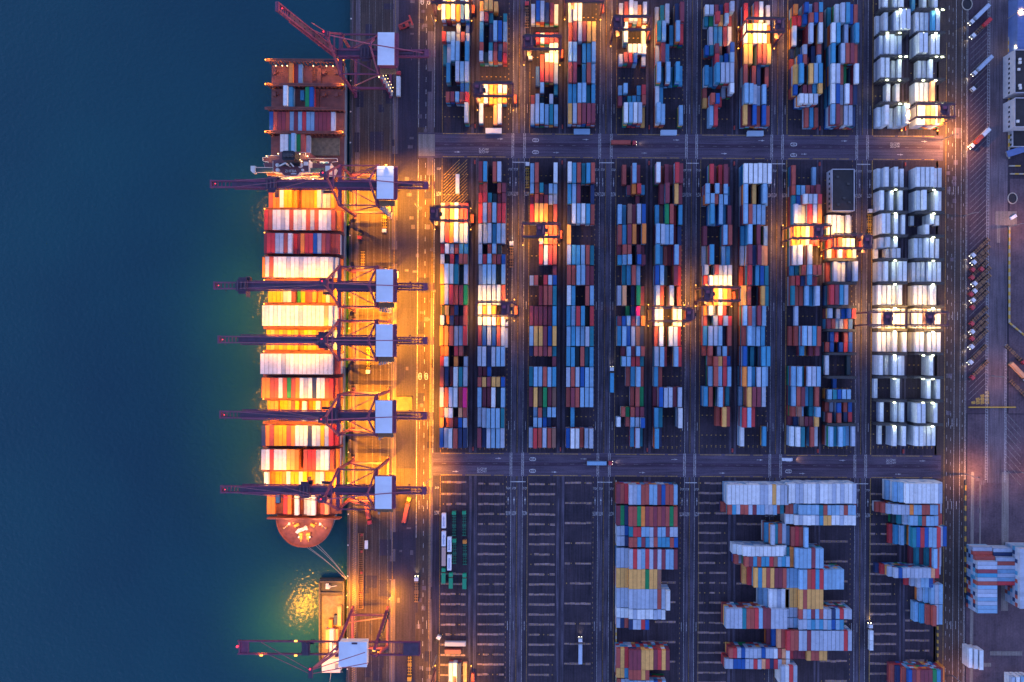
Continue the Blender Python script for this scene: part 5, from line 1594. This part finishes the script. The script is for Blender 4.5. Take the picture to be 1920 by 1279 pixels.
tag(b, 'white walled building with a dark flat roof among the container stacks', 'building')
def warehouse(px0, px1, py0, py1, h, label, vents, name='warehouse'):
    cx_, cy_ = P((px0 + px1) / 2, (py0 + py1) / 2, h); r = empty(name, cx_, cy_)
    def L_(px, py, z): x, y = P(px, py, z); return (x - cx_, y - cy_)
    q = [L_(*p_, h) for p_ in ((px0, py0), (px1, py0), (px1, py1), (px0, py1))]
    MB().prism(q[::-1], 0, h).build('walls', MT['wallwhite'], r)
    q2 = [L_(*p_, h) for p_ in ((px0 + 1, py0 + 1), (px1 - 1, py0 + 1), (px1 - 1, py1 - 1), (px0 + 1, py1 - 1))]
    MB().prism(q2[::-1], h + .01, h + .05).build('roof', MT['roofdark'], r)
    m = MB()
    for i in range(4): m.bar((*q[i], h + .4), (*q[(i + 1) % 4], h + .4), .3, .8)
    m.build('parapet', MT['wallwhite'], r)
    for (px, py, s_) in vents: MB().cbox(*L_(px, py, h), h + .6, s_, s_, 1.1).build('roof_unit', MT['shipwhite'], r)
    xw = min(p_[0] for p_ in q); y0_ = min(p_[1] for p_ in q); y1_ = max(p_[1] for p_ in q)
    n_ = int((y1_ - y0_) / 3)
    for k in range(n_): MB().cbox(xw, y0_ + 1.6 + 3 * k, h * .55, .12, 1.4, 1.5).build('window', MT['glass'], r)
    tag(r, label, 'building')
    return r
warehouse(1902, 1975, 94, 174, 12, 'dark roofed building with white vents at the upper right edge', [(1911, 112, 1.4), (1911, 118, 1.6), (1909, 131, 1.4), (1911, 161, 1.6), (1912, 166, 1.4)])
warehouse(1902, 1975, 184, 238, 12, 'dark roofed building with one white dome at the upper right edge', [(1907, 228, 1.6)])
warehouse(1898, 1975, 243, 275, 3, 'low dark roofed annex below the two dark roofed buildings', [])
x, y = P(1925, 40, 10); r = empty('blue_shed', x, y)
MB().cbox(0, 0, 5, 11, 34, 10).build('walls', MT['blueroof'], r)
m = MB(); m.prism([(-5.8, -17.3), (5.8, -17.3), (5.8, 17.3), (-5.8, 17.3)], 10.02, 10.4)
for k in range(16): m.cbox(0, -16 + 2.1 * k, 10.48, 11.4, .2, .14)
m.build('roof', MT['blueroof'], r)
MB().cbox(-6, -15, 8.6, .6, 1.4, .8).build('wall_lamp', MT['lamp_wm'], r)
tag(r, 'blue ribbed shed at the top right corner', 'shed')
lamp('shed_glow', r, (-7, -16, 8), 800, (1, .75, .35), 'POINT', radius=.3)
x, y = P(1908, 283, 3); r = empty('covered_stair', x, y, 0, math.radians(18))
MB().cbox(0, 0, 2.6, 13, 4, .3).build('roof', MT['blueroof'], r)
MB().cbox(-5.5, 0, 1.2, .3, 3.6, 2.4).cbox(5.5, 0, 1.2, .3, 3.6, 2.4).build('posts', MT['steel'], r)
tag(r, 'slanting blue roofed stair below the dark roofed buildings', 'stair')
# barrier lines beside the outer road
def barrier(pts, label, step=2.4, mats=('concrete_post', 'yellow')):
    x0, y0 = P(*pts[0]); r = empty('road_barrier', x0, y0)
    m1 = MB(); k = 0
    for a_, b_ in zip(pts, pts[1:]):
        A = Vector((*P(*a_), 0)) - Vector((x0, y0, 0)); B = Vector((*P(*b_), 0)) - Vector((x0, y0, 0)); d = (B - A); n_ = max(1, int(d.length / step)); 
        for j in range(n_):
            p_ = A + d * (j / n_); q_ = A + d * ((j + 1.0) / n_)
            m1.bar((p_.x, p_.y, .55), (q_.x, q_.y, .55), .7, 1.1, mi=k % 2); k += 1
    m1.build('striped_blocks', [MT[mats[0]], MT[mats[1]]], r)
    tag(r, label, 'barrier', 'road barriers')
barrier([(1891, 70), (1891, 298)], 'yellow and white barrier blocks along the outer road beside the dark roofed buildings')
barrier([(1891.5, 424), (1891.5, 605), (1925, 633)], 'yellow and white barrier blocks along the outer road, lower run with a bend')
barrier([(1815, 763.5), (1903, 763.5)], 'row of orange barrier boards across the end of the truck park', 2.6, ('yellow', 'yellow'))
barrier([(1891, 311.5), (1912, 311.5)], 'short pale barrier across the yard entrance, upper one')
barrier([(1893, 326.5), (1925, 326.5)], 'short pale barrier across the yard entrance, lower one')
barrier([(1155, 900), (1155, 1300)], 'striped barrier line along the left side of the lower block', 2.0)
barrier([(1809, 900), (1809, 1120)], 'yellow barrier line along the ring road in the lower right', 3.2, ('darksteel', 'yellow'))
barrier([(1757, 1167), (1757, 1250)], 'yellow dashed barrier line at the lower right of the lower block', 2.0, ('darksteel', 'yellow'))
for nm, px, py, sc, lab in (('tree_planter', 1898, 372, 1.0, 'round kerbed planter beside the outer road at right'), ('tree_planter', 1813, 8, 1.1, 'triangular kerbed island at the top of the truck park')):
    x, y = P(px, py); r = empty(nm, x, y)
    pts = [(math.cos(t) * 2.9 * sc * (1.0 if math.cos(t) < 0 else 1.0), math.sin(t) * 3.4 * sc) for t in [math.pi * 2 * k / 14 for k in range(14)]]
    m = MB()
    for a_, b_ in zip(pts, pts[1:] + pts[:1]): m.bar((*a_, .2), (*b_, .2), .5, .45)
    m.build('kerb', MT['concrete_post'], r)
    MB().prism([(a_ * .92, b_ * .92) for a_, b_ in pts], .01, .12).build('soil', MT['roofdark'], r)
    tag(r, lab, 'planter')
# painted hatched island at the foot of the truck park
m = MB()
for k in range(4):
    for j in range(k + 1):
        x0, y0 = P(1825 + 8.5 * k, 757 - 6.2 * j - 2); m.rbox(x0, y0, .25, 2.4, 1.9, .006, .012)
tag(m.build('hatched_island_markings', MT['m_yellow']), kind='structure')
# lamp masts
def mast(gx, gy, h, pw, col, lab, reach=(2.2, 0)):
    r = empty('lamp_mast', *G(gx, gy))
    MB().cyl((0, 0, 0), (0, 0, h), .28, .14, n=8).build('pole', MT['steel'], r)
    m = MB(); m.bar((0, 0, h - .2), (reach[0], reach[1], h), .16); m.build('arm', MT['steel'], r)
    hd = MB().cbox(reach[0], reach[1], h, 1.1, .7, .25).build('lamp_head', MT['darksteel'], r)
    MB().cbox(reach[0], reach[1], h - .18, .8, .5, .08).build('lens', MT['lamp_or'], hd)
    lamp('mast_lamp', r, (reach[0], reach[1], h - .5), pw, col, size=150, radius=.3)
    tag(r, lab, 'lamp post', 'lamp masts')
OR2 = (1.0, 0.38, 0.10)
mast(1811, 884, 12, 22000, OR2, 'lamp mast lighting the corner where the lower cross road meets the ring road')
mast(1764, 258, 14, 80000, OR2, 'lamp mast lighting the corner where the upper cross road meets the ring road')
mast(1886, 30, 12, 12000, OR2, 'lamp mast near the blue shed at the top right corner')
mast(1860, 700, 14, 6000, OR2, 'lamp mast between the truck park and the right frame edge')
mast(1890, 420, 14, 9000, OR2, 'lamp mast beside the light concrete patch at right')
mast(1916, 880, 14, 6000, OR2, 'lamp mast at the right frame edge below the barrier boards')
mast(1806, 400, 14, 5000, OR2, 'lamp mast on the ring road beside the white refrigerated boxes')
mast(1790, 1262, 14, 7000, OR2, 'lamp mast on the ring road near the bottom edge')
mast(736, 1118, 9, 52000, SODIUM, 'lamp mast on the apron above the barge crane', (0.3, 0))
mast(657.5, 1112, 9, 46000, SODIUM, 'lamp mast on the quay edge beside the barge', (0.3, 0))
mast(786, 395, 22, 20000, WARM, 'lamp mast on the quay road beside the hatched bay', (0.3, 0))
mast(812, 50, 18, 9000, WARM, 'lamp mast on the quay road near the top edge', (0.3, 0))
mast(806, 900, 20, 16000, SODIUM, 'lamp mast on the quay road at the lower cross road', (0.3, 0))
mast(822, 1230, 20, 9000, WARM, 'lamp mast on the quay road near the bottom edge', (0.3, 0))
# dark junction boxes between paired columns
m0 = None
for cn, nx in (('A1', 888.5), ('B1', 1052), ('C1', 1214.5), ('D1', 1374), ('E1', 1534), ('F1', 1694)):
    for gy, lb in ((238, 'upper cross road, north side'), (305, 'upper cross road, south side'), (842, 'lower cross road, north side')):
        if m0 is None:
            o = m0 = MB().cbox(0, 0, .7, .7, 2.4, 1.4).build('cable_pit_box', MT['redgear'])
        else:
            o = m0.copy(); COL.objects.link(o)
        o.location = (*G(nx, gy), 0)
        tag(o, f"red cable box between {ORD[CN[cn]]} and {ORD[CN[cn] + 1]} columns, {lb}", 'cable box', 'cable boxes at the column ends')
finish_containers()
# ------------------------------------------------------------------ sky, camera, view
w = bpy.data.worlds.new('World'); SC.world = w; w.use_nodes = True
nt = w.node_tree; bgn = nt.nodes['Background']
sky = nt.nodes.new('ShaderNodeTexSky'); sky.sky_type = 'NISHITA'; sky.sun_disc = False
sky.sun_elevation = math.radians(SUN_EL); sky.sun_rotation = math.radians(80)
sky.ozone_density = OZONE; sky.dust_density = 0.3; sky.air_density = 1.0
tint = nt.nodes.new('ShaderNodeMix'); tint.data_type = 'RGBA'; tint.blend_type = 'MULTIPLY'
tint.inputs['Factor'].default_value = 1.0; tint.inputs['B'].default_value = (*SKY_TINT, 1)
nt.links.new(sky.outputs['Color'], tint.inputs['A'])
nt.links.new(tint.outputs['Result'], bgn.inputs['Color'])
bgn.inputs['Strength'].default_value = SKY_ST
cam = bpy.data.cameras.new('camera'); co = bpy.data.objects.new('camera', cam); COL.objects.link(co)
cam.sensor_width = 36; cam.lens = 500 * 36 / (1920 * S); cam.clip_end = 3000; cam.clip_start = 1
cx, cy = G(NX, NY)
co.location = (cx, cy, H); co.rotation_euler = (0, 0, TH)
cam.shift_x = -(NX - 960) / 1920; cam.shift_y = (NY - 639.5) / 1920
SC.camera = co
SC.view_settings.view_transform = 'Standard'; SC.view_settings.look = 'None'
SC.view_settings.exposure = EXPO; SC.view_settings.gamma = 1
SC.view_settings.use_curve_mapping = False
SC.render.engine = 'CYCLES'
SC.cycles.use_denoising = True
SC.cycles.max_bounces = 5; SC.cycles.diffuse_bounces = 2; SC.cycles.glossy_bounces = 2
SC.cycles.sample_clamp_indirect = 4
SC.cycles.use_light_tree = True
